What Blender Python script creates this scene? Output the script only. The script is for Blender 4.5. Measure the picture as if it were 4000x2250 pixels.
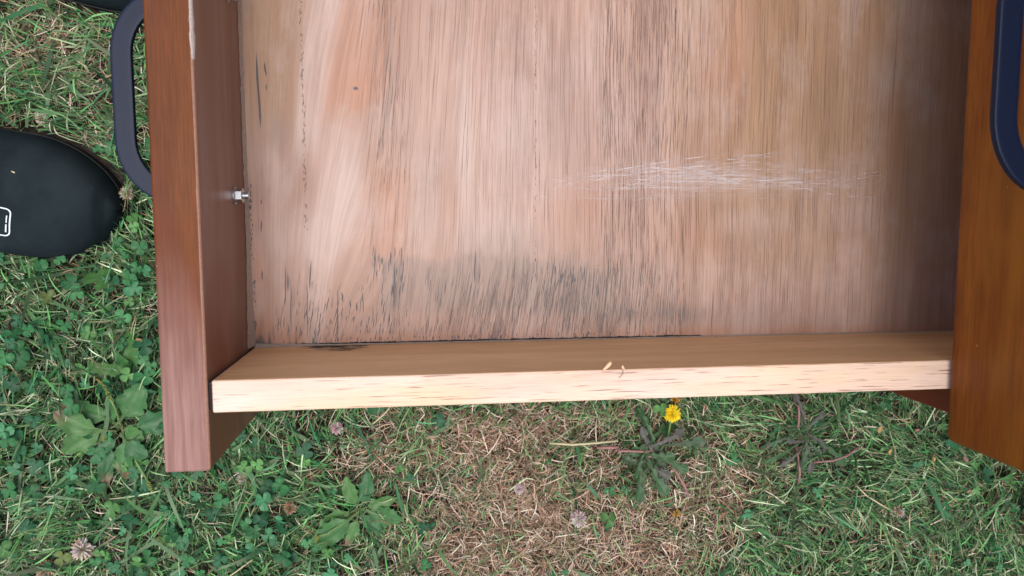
import bpy, bmesh, math, random
import numpy as np
from mathutils import Vector, Matrix, Euler

random.seed(7)
RNG = np.random.default_rng(11)
for o in list(bpy.data.objects):
    bpy.data.objects.remove(o)
C = bpy.context.scene.collection
SC = bpy.context.scene
RIM = 0.26            # height of the drawer rim above the lawn

# ------------------------------------------------------------------ camera
cam_d = bpy.data.cameras.new('camera')
cam = bpy.data.objects.new('camera', cam_d)
C.objects.link(cam)
cam.location = (0.1079, 0.0976, RIM + 0.3784)
cam.rotation_euler = (-0.0945, -0.1221, -0.0021)
cam_d.sensor_width = 36
cam_d.lens = 25.87
cam_d.clip_start = 0.01
cam_d.clip_end = 1000
cam_d.dof.use_dof = True
cam_d.dof.focus_distance = 0.53
cam_d.dof.aperture_fstop = 16.0
SC.camera = cam

# ------------------------------------------------------------------ world, sun, exposure
w = bpy.data.worlds.new('World')
SC.world = w
w.use_nodes = True
nt = w.node_tree
nt.nodes.clear()
sky = nt.nodes.new('ShaderNodeTexSky')
sky.sky_type = 'NISHITA'
sky.sun_disc = False
SUN_EL, SUN_AZ = math.radians(84), math.radians(250)
sky.sun_elevation = SUN_EL
sky.sun_rotation = SUN_AZ
sky.air_density = 1.0
sky.dust_density = 4.0
sky.ozone_density = 1.0
hsv = nt.nodes.new('ShaderNodeHueSaturation')
hsv.inputs['Saturation'].default_value = 0.75
bg = nt.nodes.new('ShaderNodeBackground')
bg.inputs['Strength'].default_value = 0.13
wo = nt.nodes.new('ShaderNodeOutputWorld')
nt.links.new(sky.outputs[0], hsv.inputs['Color'])
nt.links.new(hsv.outputs[0], bg.inputs['Color'])
nt.links.new(bg.outputs[0], wo.inputs[0])
sd = bpy.data.lights.new('sun', 'SUN')
sd.energy = 1.3
sd.angle = math.radians(50)
sd.color = (1.0, 0.97, 0.93)
sun = bpy.data.objects.new('sun', sd)
C.objects.link(sun)
# Nishita: sun_rotation 0 = +Y, turning clockwise seen from above
sdir = Vector((math.sin(SUN_AZ) * math.cos(SUN_EL), math.cos(SUN_AZ) * math.cos(SUN_EL), math.sin(SUN_EL)))
sun.rotation_euler = (-sdir).to_track_quat('-Z', 'Y').to_euler()
sun.location = sdir * 5
SC.cycles.transparent_max_bounces = 48
SC.view_settings.view_transform = 'Standard'
SC.view_settings.look = 'None'
SC.view_settings.gamma = 1
SC.view_settings.use_curve_mapping = False
SC.view_settings.exposure = 0.62


# ------------------------------------------------------------------ helpers
def S(r, g, b):
    """sRGB 0..255 to linear"""
    f = lambda c: (c / 255 / 12.92) if c / 255 <= 0.04045 else ((c / 255 + 0.055) / 1.055) ** 2.4
    return (f(r), f(g), f(b), 1)


def empty(name, loc, label, cat, group=None):
    o = bpy.data.objects.new(name, None)
    C.objects.link(o)
    o.location = loc
    o.empty_display_size = 0.02
    tag(o, label, cat, group)
    return o


def tag(o, label=None, cat=None, group=None, kind=None):
    if label: o['label'] = label
    if cat: o['category'] = cat
    if group: o['group'] = group
    if kind: o['kind'] = kind
    return o


def world_off(p):
    v = Vector((0, 0, 0))
    while p is not None:
        v = v + p.location
        p = p.parent
    return v


def link_mesh(name, me, mats, parent=None, smooth=False):
    """mesh is given in world coordinates; it is stored relative to its parent"""
    o = bpy.data.objects.new(name, me)
    C.objects.link(o)
    for m in (mats if isinstance(mats, (list, tuple)) else [mats]):
        me.materials.append(m)
    if parent is not None:
        me.transform(Matrix.Translation(-world_off(parent)))
        o.parent = parent
    if smooth:
        me.shade_smooth()
    return o


def obj_bm(name, bm, mats, parent=None, smooth=False):
    me = bpy.data.meshes.new(name)
    bmesh.ops.recalc_face_normals(bm, faces=bm.faces)
    bm.to_mesh(me)
    bm.free()
    return link_mesh(name, me, mats, parent, smooth)


def obj_np(name, V, F, mats, parent=None, col=None, uv=None, smooth=False, origin=None):
    """V (n,3), F (m,4) or (m,3) numpy arrays"""
    me = bpy.data.meshes.new(name)
    V = np.asarray(V, dtype=np.float32)
    F = np.asarray(F, dtype=np.int32)
    k = F.shape[1]
    me.vertices.add(len(V))
    me.vertices.foreach_set('co', V.ravel())
    me.loops.add(F.size)
    me.loops.foreach_set('vertex_index', F.ravel())
    me.polygons.add(len(F))
    me.polygons.foreach_set('loop_start', np.arange(0, F.size, k, dtype=np.int32))
    if smooth:
        me.polygons.foreach_set('use_smooth', np.ones(len(F), dtype=bool))
    me.update(calc_edges=True)
    if col is not None:
        for nm, arr in (col.items() if isinstance(col, dict) else [('tint', col)]):
            a = me.color_attributes.new(nm, 'FLOAT_COLOR', 'POINT')
            arr = np.asarray(arr, dtype=np.float32)
            if arr.shape[1] == 3:
                arr = np.hstack([arr, np.ones((len(arr), 1), np.float32)])
            a.data.foreach_set('color', arr.ravel())
    if uv is not None:
        l = me.uv_layers.new(name='UVMap')
        l.data.foreach_set('uv', np.asarray(uv, dtype=np.float32)[F.ravel()].ravel())
    if smooth:
        pass
    return link_mesh(name, me, mats, parent)


def box_bm(bm, x0, x1, y0, y1, z0, z1, bevel=0.0, segs=2):
    r = bmesh.ops.create_cube(bm, size=1)
    vs = r['verts']
    bmesh.ops.scale(bm, verts=vs, vec=(x1 - x0, y1 - y0, z1 - z0))
    bmesh.ops.translate(bm, verts=vs, vec=((x0 + x1) / 2, (y0 + y1) / 2, (z0 + z1) / 2))
    if bevel:
        es = list({e for v in vs for e in v.link_edges})
        bmesh.ops.bevel(bm, geom=es, offset=bevel, segments=segs, affect='EDGES', profile=0.5)
    return bm


def box(name, mats, parent, x0, x1, y0, y1, z0, z1, bevel=0.001, segs=2):
    bm = bmesh.new()
    box_bm(bm, x0, x1, y0, y1, z0, z1, bevel, segs)
    return obj_bm(name, bm, mats, parent)


def tube_np(path, rad, n=8, caps=True):
    """round tube along path; rad scalar or list"""
    P = [Vector(p) for p in path]
    rads = rad if hasattr(rad, '__len__') else [rad] * len(P)
    bm = bmesh.new()
    prev = None
    up = Vector((0.13, 0.21, 0.97)).normalized()
    rings = []
    for i, p in enumerate(P):
        t = (P[min(i + 1, len(P) - 1)] - P[max(i - 1, 0)]).normalized()
        a = t.cross(up)
        if a.length < 1e-4: a = t.cross(Vector((1, 0, 0)))
        a.normalize()
        b = t.cross(a).normalized()
        ring = [bm.verts.new(p + (a * math.cos(q) + b * math.sin(q)) * rads[i]) for q in [2 * math.pi * k / n for k in range(n)]]
        rings.append(ring)
    for r0, r1 in zip(rings, rings[1:]):
        for k in range(n):
            bm.faces.new((r0[k], r0[(k + 1) % n], r1[(k + 1) % n], r1[k]))
    if caps:
        bm.faces.new(rings[0][::-1])
        bm.faces.new(rings[-1])
    return bm


def vn(x, y, seed=0):
    """smooth 2-D value noise in 0..1 (numpy)"""
    x = np.asarray(x, float); y = np.asarray(y, float)
    xi = np.floor(x).astype(np.int64); yi = np.floor(y).astype(np.int64)
    fx = x - xi; fy = y - yi
    fx = fx * fx * (3 - 2 * fx); fy = fy * fy * (3 - 2 * fy)
    def h(a, b):
        n = (a * 374761393 + b * 668265263 + seed * 974634777) & 0x7fffffff
        n = ((n ^ (n >> 13)) * 1274126177) & 0x7fffffff
        return ((n ^ (n >> 16)) & 0xffff) / 65535.0
    return (h(xi, yi) * (1 - fx) + h(xi + 1, yi) * fx) * (1 - fy) + (h(xi, yi + 1) * (1 - fx) + h(xi + 1, yi + 1) * fx) * fy


def fbm(x, y, seed=0, o=3):
    s = 0; a = 0.5; t = 0
    for k in range(o):
        s = s + a * vn(x * 2 ** k, y * 2 ** k, seed + k); t += a; a *= 0.55
    return s / t


def sm(a, b, x):
    t = np.clip((x - a) / (b - a), 0, 1)
    return t * t * (3 - 2 * t)


def blob(x, y, cx, cy, rx, ry):
    return np.exp(-(((x - cx) / rx) ** 2 + ((y - cy) / ry) ** 2))


# ------------------------------------------------------------------ node helpers
class NT:
    def __init__(s, name):
        s.m = bpy.data.materials.new(name)
        s.m.use_nodes = True
        s.t = s.m.node_tree
        s.b = s.t.nodes['Principled BSDF']
        s.out = s.t.nodes['Material Output']

    def n(s, typ, **kw):
        nd = s.t.nodes.new(typ)
        for k, v in kw.items(): setattr(nd, k, v)
        return nd

    def l(s, a, b): s.t.links.new(a, b)

    def put(s, sock, v):
        if hasattr(v, 'links') or isinstance(v, bpy.types.NodeSocket): s.l(v, sock)
        elif isinstance(v, (tuple, list)) and len(v) == 4 and sock.type == 'VECTOR': sock.default_value = v[:3]
        else: sock.default_value = v

    def coord(s, kind='Object'):
        return s.n('ShaderNodeTexCoord').outputs[kind]

    def mapv(s, vec, scale=(1, 1, 1), rot=(0, 0, 0), loc=(0, 0, 0)):
        m = s.n('ShaderNodeMapping')
        s.l(vec, m.inputs['Vector'])
        m.inputs['Scale'].default_value = scale
        m.inputs['Rotation'].default_value = rot
        m.inputs['Location'].default_value = loc
        return m.outputs[0]

    def noise(s, vec, scale=1, detail=3, rough=0.5, dist=0.0):
        n = s.n('ShaderNodeTexNoise')
        s.l(vec, n.inputs['Vector'])
        n.inputs['Scale'].default_value = scale
        n.inputs['Detail'].default_value = detail
        n.inputs['Roughness'].default_value = rough
        n.inputs['Distortion'].default_value = dist
        return n.outputs['Fac']

    def ramp(s, fac, a, b, smooth=True):
        r = s.n('ShaderNodeMapRange')
        r.interpolation_type = 'SMOOTHSTEP' if smooth else 'LINEAR'
        s.l(fac, r.inputs['Value'])
        r.inputs['From Min'].default_value = a
        r.inputs['From Max'].default_value = b
        return r.outputs[0]

    def mix(s, fac, a, b, mode='MIX'):
        m = s.n('ShaderNodeMix', data_type='RGBA', blend_type=mode)
        s.put(m.inputs[0], fac)
        s.put(m.inputs[6], a)
        s.put(m.inputs[7], b)
        return m.outputs[2]

    def math(s, op, a, b=0.0, clamp=False):
        m = s.n('ShaderNodeMath', operation=op, use_clamp=clamp)
        s.put(m.inputs[0], a); s.put(m.inputs[1], b)
        return m.outputs[0]

    def attr(s, name, out='Color'):
        a = s.n('ShaderNodeAttribute')
        a.attribute_name = name
        return a.outputs[out]

    def sep(s, c):
        q = s.n('ShaderNodeSeparateColor')
        s.l(c, q.inputs[0])
        return q.outputs

    def bump(s, h, strength=0.3, dist=0.001):
        b = s.n('ShaderNodeBump')
        s.l(h, b.inputs['Height'])
        b.inputs['Strength'].default_value = strength
        b.inputs['Distance'].default_value = dist
        s.l(b.outputs[0], s.b.inputs['Normal'])


def axis_scale(axis, along, across):
    v = [across, across, across]
    v['xyz'.index(axis)] = along
    return tuple(v)


def wood(name, axis, c_dark, c_mid, c_light, rough=0.5, coat=0.0, fine=0.35, dashes=None, dash_col=(0.06, 0.02, 0.02, 1), patch=0.35, patch_col=None, bump=0.15, spec=0.3):
    t = NT(name)
    co = t.coord()
    big = t.noise(t.mapv(co, axis_scale(axis, 4, 40)), 1, 3, 0.55, 0.4)
    med = t.noise(t.mapv(co, axis_scale(axis, 14, 230)), 1, 4, 0.6, 0.3)
    fin = t.noise(t.mapv(co, axis_scale(axis, 45, 1500)), 1, 3, 0.6)
    c = t.mix(t.ramp(big, 0.32, 0.7), c_dark, c_light)
    c = t.mix(t.math('MULTIPLY', t.ramp(med, 0.38, 0.66), 0.55), c, c_mid)
    c = t.mix(fine, c, t.mix(t.ramp(fin, 0.3, 0.7), (0.55, 0.5, 0.48, 1), (1.3, 1.3, 1.3, 1)), 'MULTIPLY')
    if patch_col is not None:
        pn = t.noise(t.mapv(co, axis_scale(axis, 7, 16), loc=(1.7, 3.1, 0.4)), 1, 3, 0.6)
        c = t.mix(t.math('MULTIPLY', t.ramp(pn, 0.45, 0.68), patch), c, patch_col)
    if dashes:
        dn = t.noise(t.mapv(co, axis_scale(axis, dashes[0], dashes[1]), loc=(3, 1, 2)), 1, 2, 0.5)
        c = t.mix(t.math('MULTIPLY', t.ramp(dn, dashes[2], dashes[2] + 0.09), dashes[3]), c, dash_col)
    t.l(c, t.b.inputs['Base Color'])
    rn = t.math('ADD', rough - 0.08, t.math('MULTIPLY', med, 0.16))
    t.l(rn, t.b.inputs['Roughness'])
    t.b.inputs['Coat Weight'].default_value = coat
    t.b.inputs['Specular IOR Level'].default_value = spec
    t.b.inputs['Coat Roughness'].default_value = 0.32
    t.bump(fin, bump, 0.0004)
    return t


# varnished red-brown wood of the fronts; blotches, pale specks and an optional painted sky sheen
def front_wood(name, axis, sheen_at=None, pc=S(108, 50, 30), base=(S(86, 41, 8), S(100, 49, 13), S(116, 62, 16))):
    t = wood(name, axis, *base, rough=0.5, coat=0.0, spec=0.18, fine=0.5, patch_col=pc, patch=0.6, bump=0.06)
    co0 = t.coord()
    sc0 = t.noise(t.mapv(co0, (260, 180, 260)), 1, 2, 0.5)
    blot = t.noise(t.mapv(co0, (16, 9, 30)), 1, 4, 0.65)
    c0 = t.b.inputs['Base Color'].links[0].from_socket
    c0 = t.mix(t.math('MULTIPLY', t.ramp(blot, 0.48, 0.7), 0.45), c0, S(74, 38, 20))
    c0 = t.mix(t.math('MULTIPLY', t.ramp(sc0, 0.76, 0.80), 0.5), c0, S(190, 160, 130))
    t.l(c0, t.b.inputs['Base Color'])
    t.l(t.math('ADD', 0.34, t.math('MULTIPLY', blot, 0.32)), t.b.inputs['Roughness'])
    if sheen_at is not None:
        # sky reflection painted into the colour towards one end of the top edge
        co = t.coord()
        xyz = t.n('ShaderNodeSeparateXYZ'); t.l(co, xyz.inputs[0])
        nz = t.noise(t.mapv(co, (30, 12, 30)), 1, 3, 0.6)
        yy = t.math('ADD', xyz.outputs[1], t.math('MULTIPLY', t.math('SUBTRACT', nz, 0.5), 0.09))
        m = t.ramp(yy, sheen_at[0], sheen_at[1])
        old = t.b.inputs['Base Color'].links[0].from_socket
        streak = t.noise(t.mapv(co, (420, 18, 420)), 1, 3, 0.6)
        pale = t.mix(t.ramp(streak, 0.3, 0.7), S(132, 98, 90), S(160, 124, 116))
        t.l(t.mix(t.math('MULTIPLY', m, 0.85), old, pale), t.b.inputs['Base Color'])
    return t.m


M_front = front_wood('varnished_red_wood', 'y', pc=S(150, 96, 30), base=(S(112, 58, 22), S(128, 68, 28), S(142, 82, 30)))
M_front_sheen = front_wood('sheen_varnished_wood', 'y', sheen_at=(-0.085, -0.175))  # pale mauve sky sheen painted into the base colour at the low-Y end
M_front_v = wood('varnished_red_wood_side', 'z', S(104, 48, 22), S(128, 62, 32), S(140, 74, 38), rough=0.45, coat=0.3, fine=0.25).m
M_front_in = wood('inner_front_wood', 'y', S(112, 80, 64), S(128, 92, 76), S(138, 102, 88), rough=0.5, coat=0.15, fine=0.3, patch_col=S(120, 68, 40), patch=0.7, bump=0.08).m
M_rail_in = wood('stained_rail_wood', 'x', S(200, 158, 112), S(214, 172, 126), S(224, 184, 138), rough=0.5, coat=0.1, fine=0.3, dashes=(28, 900, 0.66, 0.5), dash_col=S(140, 100, 76)).m
M_rail_top = wood('bare_sanded_wood', 'x', S(202, 172, 152), S(216, 188, 170), S(226, 202, 186), rough=0.6, fine=0.22, dashes=(40, 1100, 0.60, 0.75), dash_col=S(120, 72, 62), patch_col=S(220, 186, 142), patch=0.6).m
M_carcass = wood('carcass_wood', 'z', S(92, 38, 24), S(108, 46, 30), S(120, 54, 34), rough=0.5, coat=0.2, fine=0.25).m
M_dark_gap = NT('dirt_filled_gap'); M_dark_gap.b.inputs['Base Color'].default_value = (0.015, 0.012, 0.014, 1); M_dark_gap.b.inputs['Roughness'].default_value = 0.9; M_dark_gap = M_dark_gap.m


def plain(name, col, rough=0.5, metal=0.0, var=0.25, scale=300, bump=0.0, spec=0.5):
    t = NT(name)
    nz = t.noise(t.coord(), scale, 3, 0.6)
    d = tuple(c * (1 - var) for c in col[:3]) + (1,)
    u = tuple(min(1, c * (1 + var)) for c in col[:3]) + (1,)
    t.l(t.mix(nz, d, u), t.b.inputs['Base Color'])
    t.b.inputs['Roughness'].default_value = rough
    t.b.inputs['Metallic'].default_value = metal
    t.b.inputs['Specular IOR Level'].default_value = spec
    if bump: t.bump(nz, bump, 0.0005)
    return t.m


M_handle = plain('blue_black_painted_metal', (0.005, 0.011, 0.031, 1), 0.42, 0.0, 0.12, 900, 0.02, 0.2)
M_steel = plain('zinc_plated_steel', (0.55, 0.58, 0.62, 1), 0.33, 1.0, 0.2, 900, 0.1)
M_glue = plain('dusty_glue', S(158, 142, 130), 0.9, 0, 0.4, 700, 0.4)
M_chip = plain('chipped_bare_edge', S(188, 176, 166), 0.85, 0, 0.4, 900, 0.4)
M_shaving = plain('pale_wood_shaving', S(226, 182, 146), 0.7, 0, 0.12, 600, 0.1)
M_grit = plain('blue_grey_paint_chip', S(96, 108, 124), 0.7, 0, 0.2, 900)

# ------------------------------------------------------------------ ground
def ground_mat():
    t = NT('lawn_soil')
    co = t.coord()
    n1 = t.noise(co, 9, 5, 0.65)
    n2 = t.noise(co, 160, 4, 0.7)
    n3 = t.noise(co, 0.8, 4, 0.6)
    soil = t.mix(t.ramp(n2, 0.3, 0.7), (0.010, 0.007, 0.005, 1), (0.045, 0.033, 0.023, 1))
    turf = t.mix(t.ramp(n1, 0.35, 0.65), (0.040, 0.095, 0.032, 1), (0.10, 0.12, 0.055, 1))
    turf = t.mix(0.6, turf, t.mix(t.ramp(n2, 0.3, 0.7), (0.4, 0.4, 0.4, 1), (1.7, 1.7, 1.6, 1)), 'MULTIPLY')
    turf = t.mix(t.math('MULTIPLY', n3, 0.5), turf, (0.05, 0.085, 0.03, 1))
    # bare soil where real blades grow on it, turf colour further out
    L = t.n('ShaderNodeVectorMath', operation='LENGTH')
    t.l(t.mapv(co, (1, 1, 0)), L.inputs[0])
    t.l(t.mix(t.ramp(L.outputs['Value'], 0.55, 0.95), soil, turf), t.b.inputs['Base Color'])
    t.b.inputs['Roughness'].default_value = 0.95
    t.bump(t.math('ADD', n2, n1), 0.8, 0.004)
    return t.m


nx, ny = 150, 130
gx = np.concatenate([[-300, -60, -12, -4], np.linspace(-1.9, 2.3, nx), [4, 12, 60, 300]])
gy = np.concatenate([[-300, -60, -12, -4], np.linspace(-1.9, 2.1, ny), [4, 12, 60, 300]])
GX, GY = np.meshgrid(gx, gy, indexing='ij')
def ground_z(x, y):
    near = np.clip(1.0 - (np.hypot(np.asarray(x) - 0.2, np.asarray(y) - 0.1) - 1.6) / 0.5, 0, 1)
    return near * 0.010 * (fbm(np.asarray(x) * 14, np.asarray(y) * 14, 5) - 0.5)
GZ = ground_z(GX, GY)
V = np.stack([GX, GY, GZ], -1).reshape(-1, 3)
ii = np.arange(V.shape[0]).reshape(GX.shape)
F = np.stack([ii[:-1, :-1], ii[1:, :-1], ii[1:, 1:], ii[:-1, 1:]], -1).reshape(-1, 4)
g = obj_np('ground', V, F, ground_mat(), smooth=True)
tag(g, 'dark brown lawn soil showing between the grass', kind='structure')

# ------------------------------------------------------------------ cabinet
CX = 0.425            # front edge of the carcass
cab = empty('cabinet', (0.64, 0.1665, 0.0), 'red-brown wooden drawer cabinet standing on the lawn with its lower drawer pulled out', 'cabinet')
box('side_panel', M_carcass, cab, CX, 0.90, -0.0215, -0.0035, 0.05, RIM + 0.300)
box('side_panel', M_carcass, cab, CX, 0.90, 0.3365, 0.3545, 0.05, RIM + 0.300)
box('top_panel', M_front, cab, CX - 0.03, 0.91, -0.034, 0.367, RIM + 0.301, RIM + 0.321, 0.003)
box('bottom_panel', M_carcass, cab, CX + 0.001, 0.898, -0.003, 0.336, 0.07, 0.088)
box('back_panel', M_carcass, cab, 0.890, 0.8985, -0.003, 0.336, 0.089, RIM + 0.299)
box('plinth_board', M_carcass, cab, CX + 0.01, CX + 0.028, -0.003, 0.336, 0.012, 0.069)
for yy in (-0.012, 0.345):
    for xx in (CX + 0.03, 0.83):
        box('foot', M_carcass, cab, xx - 0.02, xx + 0.02, yy - 0.0085, yy + 0.0085, -0.004, 0.049)
for yy0, yy1 in ((-0.0030, 0.0000), (0.3335, 0.3360)):
    box('drawer_runner', M_carcass, cab, CX + 0.01, 0.84, yy0, yy1, RIM - 0.115, RIM - 0.102, 0.0003, 1)


def handle(parent, xf, yc, zc):
    """D pull: swept rounded bar with two shallow ridges, legs into the front at xf"""
    prot, half, R = 0.0365, 0.0545, 0.027
    path = []
    path.append((xf + 0.001, yc - half))
    path.append((xf - prot + R * 1.15, yc - half + 0.000))
    for k in range(1, 11):
        a = math.pi / 2 * k / 10
        # corner from leg into bar, a little pulled in so the end slants
        path.append((xf - prot + R * (1 - math.sin(a)), yc - half + R * (1 - math.cos(a)) * 1.15))
    n = 8
    y0 = path[-1][1]; y1 = 2 * yc - y0
    for k in range(1, n + 1):
        path.append((xf - prot, y0 + (y1 - y0) * k / n))
    m = [(p[0], 2 * yc - p[1]) for p in path[:12]]
    path += m[::-1][1:]
    wd, ht = 0.0057, 0.0019
    # cross-section: rounded rectangle with a shallow groove on the outer face
    prof = []
    for k in range(56):
        a = 2 * math.pi * k / 56
        ex = math.copysign(abs(math.cos(a)) ** 0.28, math.cos(a)) * wd
        ez = math.copysign(abs(math.sin(a)) ** 0.28, math.sin(a)) * ht
        if ez > 0: ez -= 0.0007 * math.exp(-((ex + 0.30 * wd) / 0.0008) ** 2)
        prof.append((ex, ez))
    bm = bmesh.new()
    rings = []
    for i, (x, y) in enumerate(path):
        a = path[max(i - 1, 0)]; b = path[min(i + 1, len(path) - 1)]
        tx, ty = b[0] - a[0], b[1] - a[1]
        l = math.hypot(tx, ty) or 1; tx /= l; ty /= l
        nx_, ny_ = ty, -tx       # inward side of the D
        rings.append([bm.verts.new((x + nx_ * ex, y + ny_ * ex, zc + ez)) for ex, ez in prof])
    for r0, r1 in zip(rings, rings[1:]):
        for k in range(56):
            bm.faces.new((r0[k], r0[(k + 1) % 56], r1[(k + 1) % 56], r1[k]))
    bm.faces.new(rings[0]); bm.faces.new(rings[-1][::-1])
    return obj_bm('handle', bm, M_handle, parent, True)


YC = 0.1665
# closed upper drawers
for k, (z0, lab) in enumerate(((RIM + 0.0005, 'closed upper drawer front with blue-black handle, overhanging the open drawer at right'),
                               (RIM + 0.1455, 'closed topmost drawer of the cabinet'))):
    dr = empty('drawer', (0.62, YC, z0), lab, 'drawer')
    bm = bmesh.new()
    box_bm(bm, 0.403, 0.4245, -0.0298, 0.3628, z0, z0 + 0.141, 0.0045, 4)
    obj_bm('front_panel', bm, M_front, dr)
    for ys in ((0.001, 0.0167), (0.3163, 0.3325)):
        box('side_panel', M_rail_in, dr, 0.4247, 0.83, ys[0], ys[1], z0 + 0.022, z0 + 0.125)
    box('bottom_panel', M_rail_in, dr, 0.4248, 0.829, 0.0170, 0.3160, z0 + 0.022, z0 + 0.028, 0.0005)
    box('back_panel', M_rail_in, dr, 0.815, 0.829, 0.0170, 0.3160, z0 + 0.030, z0 + 0.120, 0.0005)
    handle(dr, 0.403, YC, z0 + 0.0728)

# ------------------------------------------------------------------ open drawer
od = empty('drawer', (0.2, YC, RIM - 0.14), 'open wooden drawer pulled out over the lawn, empty and seen from above', 'drawer')
bm = bmesh.new()
box_bm(bm, -0.022, 0.0, -0.0298, 0.3628, RIM - 0.141, RIM, 0.0012, 3)
bm.faces.ensure_lookup_table()
bmesh.ops.recalc_face_normals(bm, faces=bm.faces)
for f in bm.faces:
    if f.normal.x > 0.7: f.material_index = 1
obj_bm('front_panel', bm, [M_front_sheen, M_front_in], od)
for y0, y1, far in ((0.0, 0.0167, 0), (0.3163, 0.333, 1)):
    bm = bmesh.new()
    box_bm(bm, 0.0022, 0.655, y0, y1, RIM - 0.118, RIM - 0.0006, 0.0009, 2)
    bmesh.ops.recalc_face_normals(bm, faces=bm.faces)
    for f in bm.faces:
        f.material_index = 0 if f.normal.z > 0.75 else 1
    obj_bm('side_panel', bm, [M_rail_top, M_rail_in], od)
    box('joint_gap', M_dark_gap, od, -0.0003, 0.0024, y0 + 0.0012, y1 - 0.001, RIM - 0.116, RIM - 0.0022, 0.0002, 1)
box('back_panel', M_rail_in, od, 0.6405, 0.654, 0.0170, 0.3160, RIM - 0.098, RIM - 0.006)
handle(od, -0.022, YC, RIM - 0.0705)

# the drawer bottom: one sheet of grain-filled plywood; maps of wear are stored on its vertices
FX0, FX1, FY0, FY1 = 0.0003, 0.6404, 0.0168, 0.3162
ZF = RIM - 0.0993
nx, ny = 470, 230
X, Y = np.meshgrid(np.linspace(FX0, FX1, nx), np.linspace(FY0, FY1, ny), indexing='ij')
x = X * 1000; y = Y * 1000
def grain_u(x, y):
    k = 0.20 * np.exp(-((x - 50) / 34.0) ** 2) + 0.06 * np.exp(-((x - 120) / 40.0) ** 2)
    u = x + k * (230 - y) * sm(0, 14, x)
    u = u + 4.5 * (fbm(x / 70, y / 130, 3) - 0.5) + 0.22 * np.clip(62 - y, 0, 60) * blob(x, y, 170, 20, 95, 400) * 0.6
    return u
U = grain_u(x, y)
fu = fbm(U / 9, y / 90, 21)        # noise along the grain
fs = fbm(U / 2.2, y / 26, 31)      # streaks
fc = fbm(x / 16, y / 14, 41)       # cloudy
# dark stains
dark = 0 * x
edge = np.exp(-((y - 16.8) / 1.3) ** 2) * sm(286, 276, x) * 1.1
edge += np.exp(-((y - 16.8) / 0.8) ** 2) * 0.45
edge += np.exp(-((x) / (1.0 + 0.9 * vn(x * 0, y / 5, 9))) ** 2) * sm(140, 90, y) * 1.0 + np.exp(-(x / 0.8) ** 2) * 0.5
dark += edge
dark += blob(x, y, 2, 18, 9, 5) * 0.9
for cx, cy, rx, ry, a in ((23, 57, 2.4, 12, .8), (27, 38, 1.8, 16, .55), (38, 62, 2.0, 11, .85), (36, 40, 1.0, 17, .6), (55, 44, 1.2, 9, .8), (56, 30, 1.0, 14, .5),
                          (63, 42, 6, 3.5, .6), (70, 40, 1.0, 8, .6), (77, 70, 2.6, 6, .6), (84, 68, 3.0, 6, .6), (90, 58, 1.2, 16, .55), (48, 58, 1.2, 6, .5),
                          (108, 62, 20, 11, .22), (160, 48, 12, 10, .30), (10, 110, 4, 14, .35), (11, 128, 2, 6, .4), (6, 92, 2.4, 10, .35)):
    dark += 0.55 * a * blob(x, y, cx, cy, rx, ry) * (0.25 + 1.5 * sm(0.42, 0.62, fs))
dark += 0.5 * sm(60, 20, y) * sm(300, 240, x) * sm(0.60, 0.72, fs) * sm(0, 8, x)
# grey dirt film
grey = 0.85 * sm(76, 66, y + 16 * (fc - 0.5) + 14 * (fs - .5) + 9 * sm(205, 225, x)) * sm(74, 92, x + 10 * (fs - 0.5)) * sm(30, 44, y) * sm(240, 205, x)
grey += 0.6 * blob(x, y, 165, 78, 30, 14) + 0.6 * blob(x, y, 215, 50, 22, 12) + 0.75 * blob(x, y, 275, 33, 50, 6.5) + 0.5 * blob(x, y, 222, 38, 40, 9) + 0.35 * blob(x, y, 250, 60, 40, 16)
grey += 0.5 * blob(x, y, 88, 205, 8, 45) * sm(.35, .6, fs) + 0.45 * blob(x, y, 86, 160, 9, 22) * sm(.35, .6, fs) + 0.3 * blob(x, y, 110, 125, 7, 25)
grey += 0.5 * blob(x, y, 21, 150, 7, 10)
grey = np.clip(1.1 * grey * (0.6 + 0.6 * fc) * (0.7 + 0.5 * sm(0.38, 0.6, fs)), 0, 1)
# warm orange bare areas
warm = 0.62 * sm(50, 66, U) * sm(102, 88, U) * sm(150, 175, y + 30 * (fc - .5)) + 0.5 * blob(x, y, 66, 172, 13, 20)
warm += 0.85 * sm(84, 94, U) * sm(112, 104, U) * sm(160, 120, y) * sm(60, 85, y)
warm += 0.8 * sm(16, 4, x + 8 * (fs - .5)) * sm(150, 60, y) + 0.75 * blob(x, y, 20, 22, 34, 14) + 0.7 * sm(26, 19, y)
warm += 0.45 * blob(x, y, 130, 105, 7, 18) + 0.4 * blob(x, y, 195, 90, 30, 24) + 0.4 * blob(x, y, 290, 85, 26, 22) + 0.45 * blob(x, y, 215, 110, 14, 16)
warm = np.clip(warm * (0.55 + 0.9 * fu), 0, 1)
# ochre (right half and far left top)
och = sm(255, 330, x + 70 * (fu - 0.5)) * sm(20, 150, y + 60 * (fc - .5)) * 0.9 + 0.8 * sm(48, 20, x) * sm(120, 180, y)
och = np.clip(och, 0, 1)
warm = np.clip(warm + 0.6 * blob(x, y, 318, 215, 7, 50) * (0.3 + fu) + 0.35 * blob(x, y, 300, 190, 20, 40), 0, 1)
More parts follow.
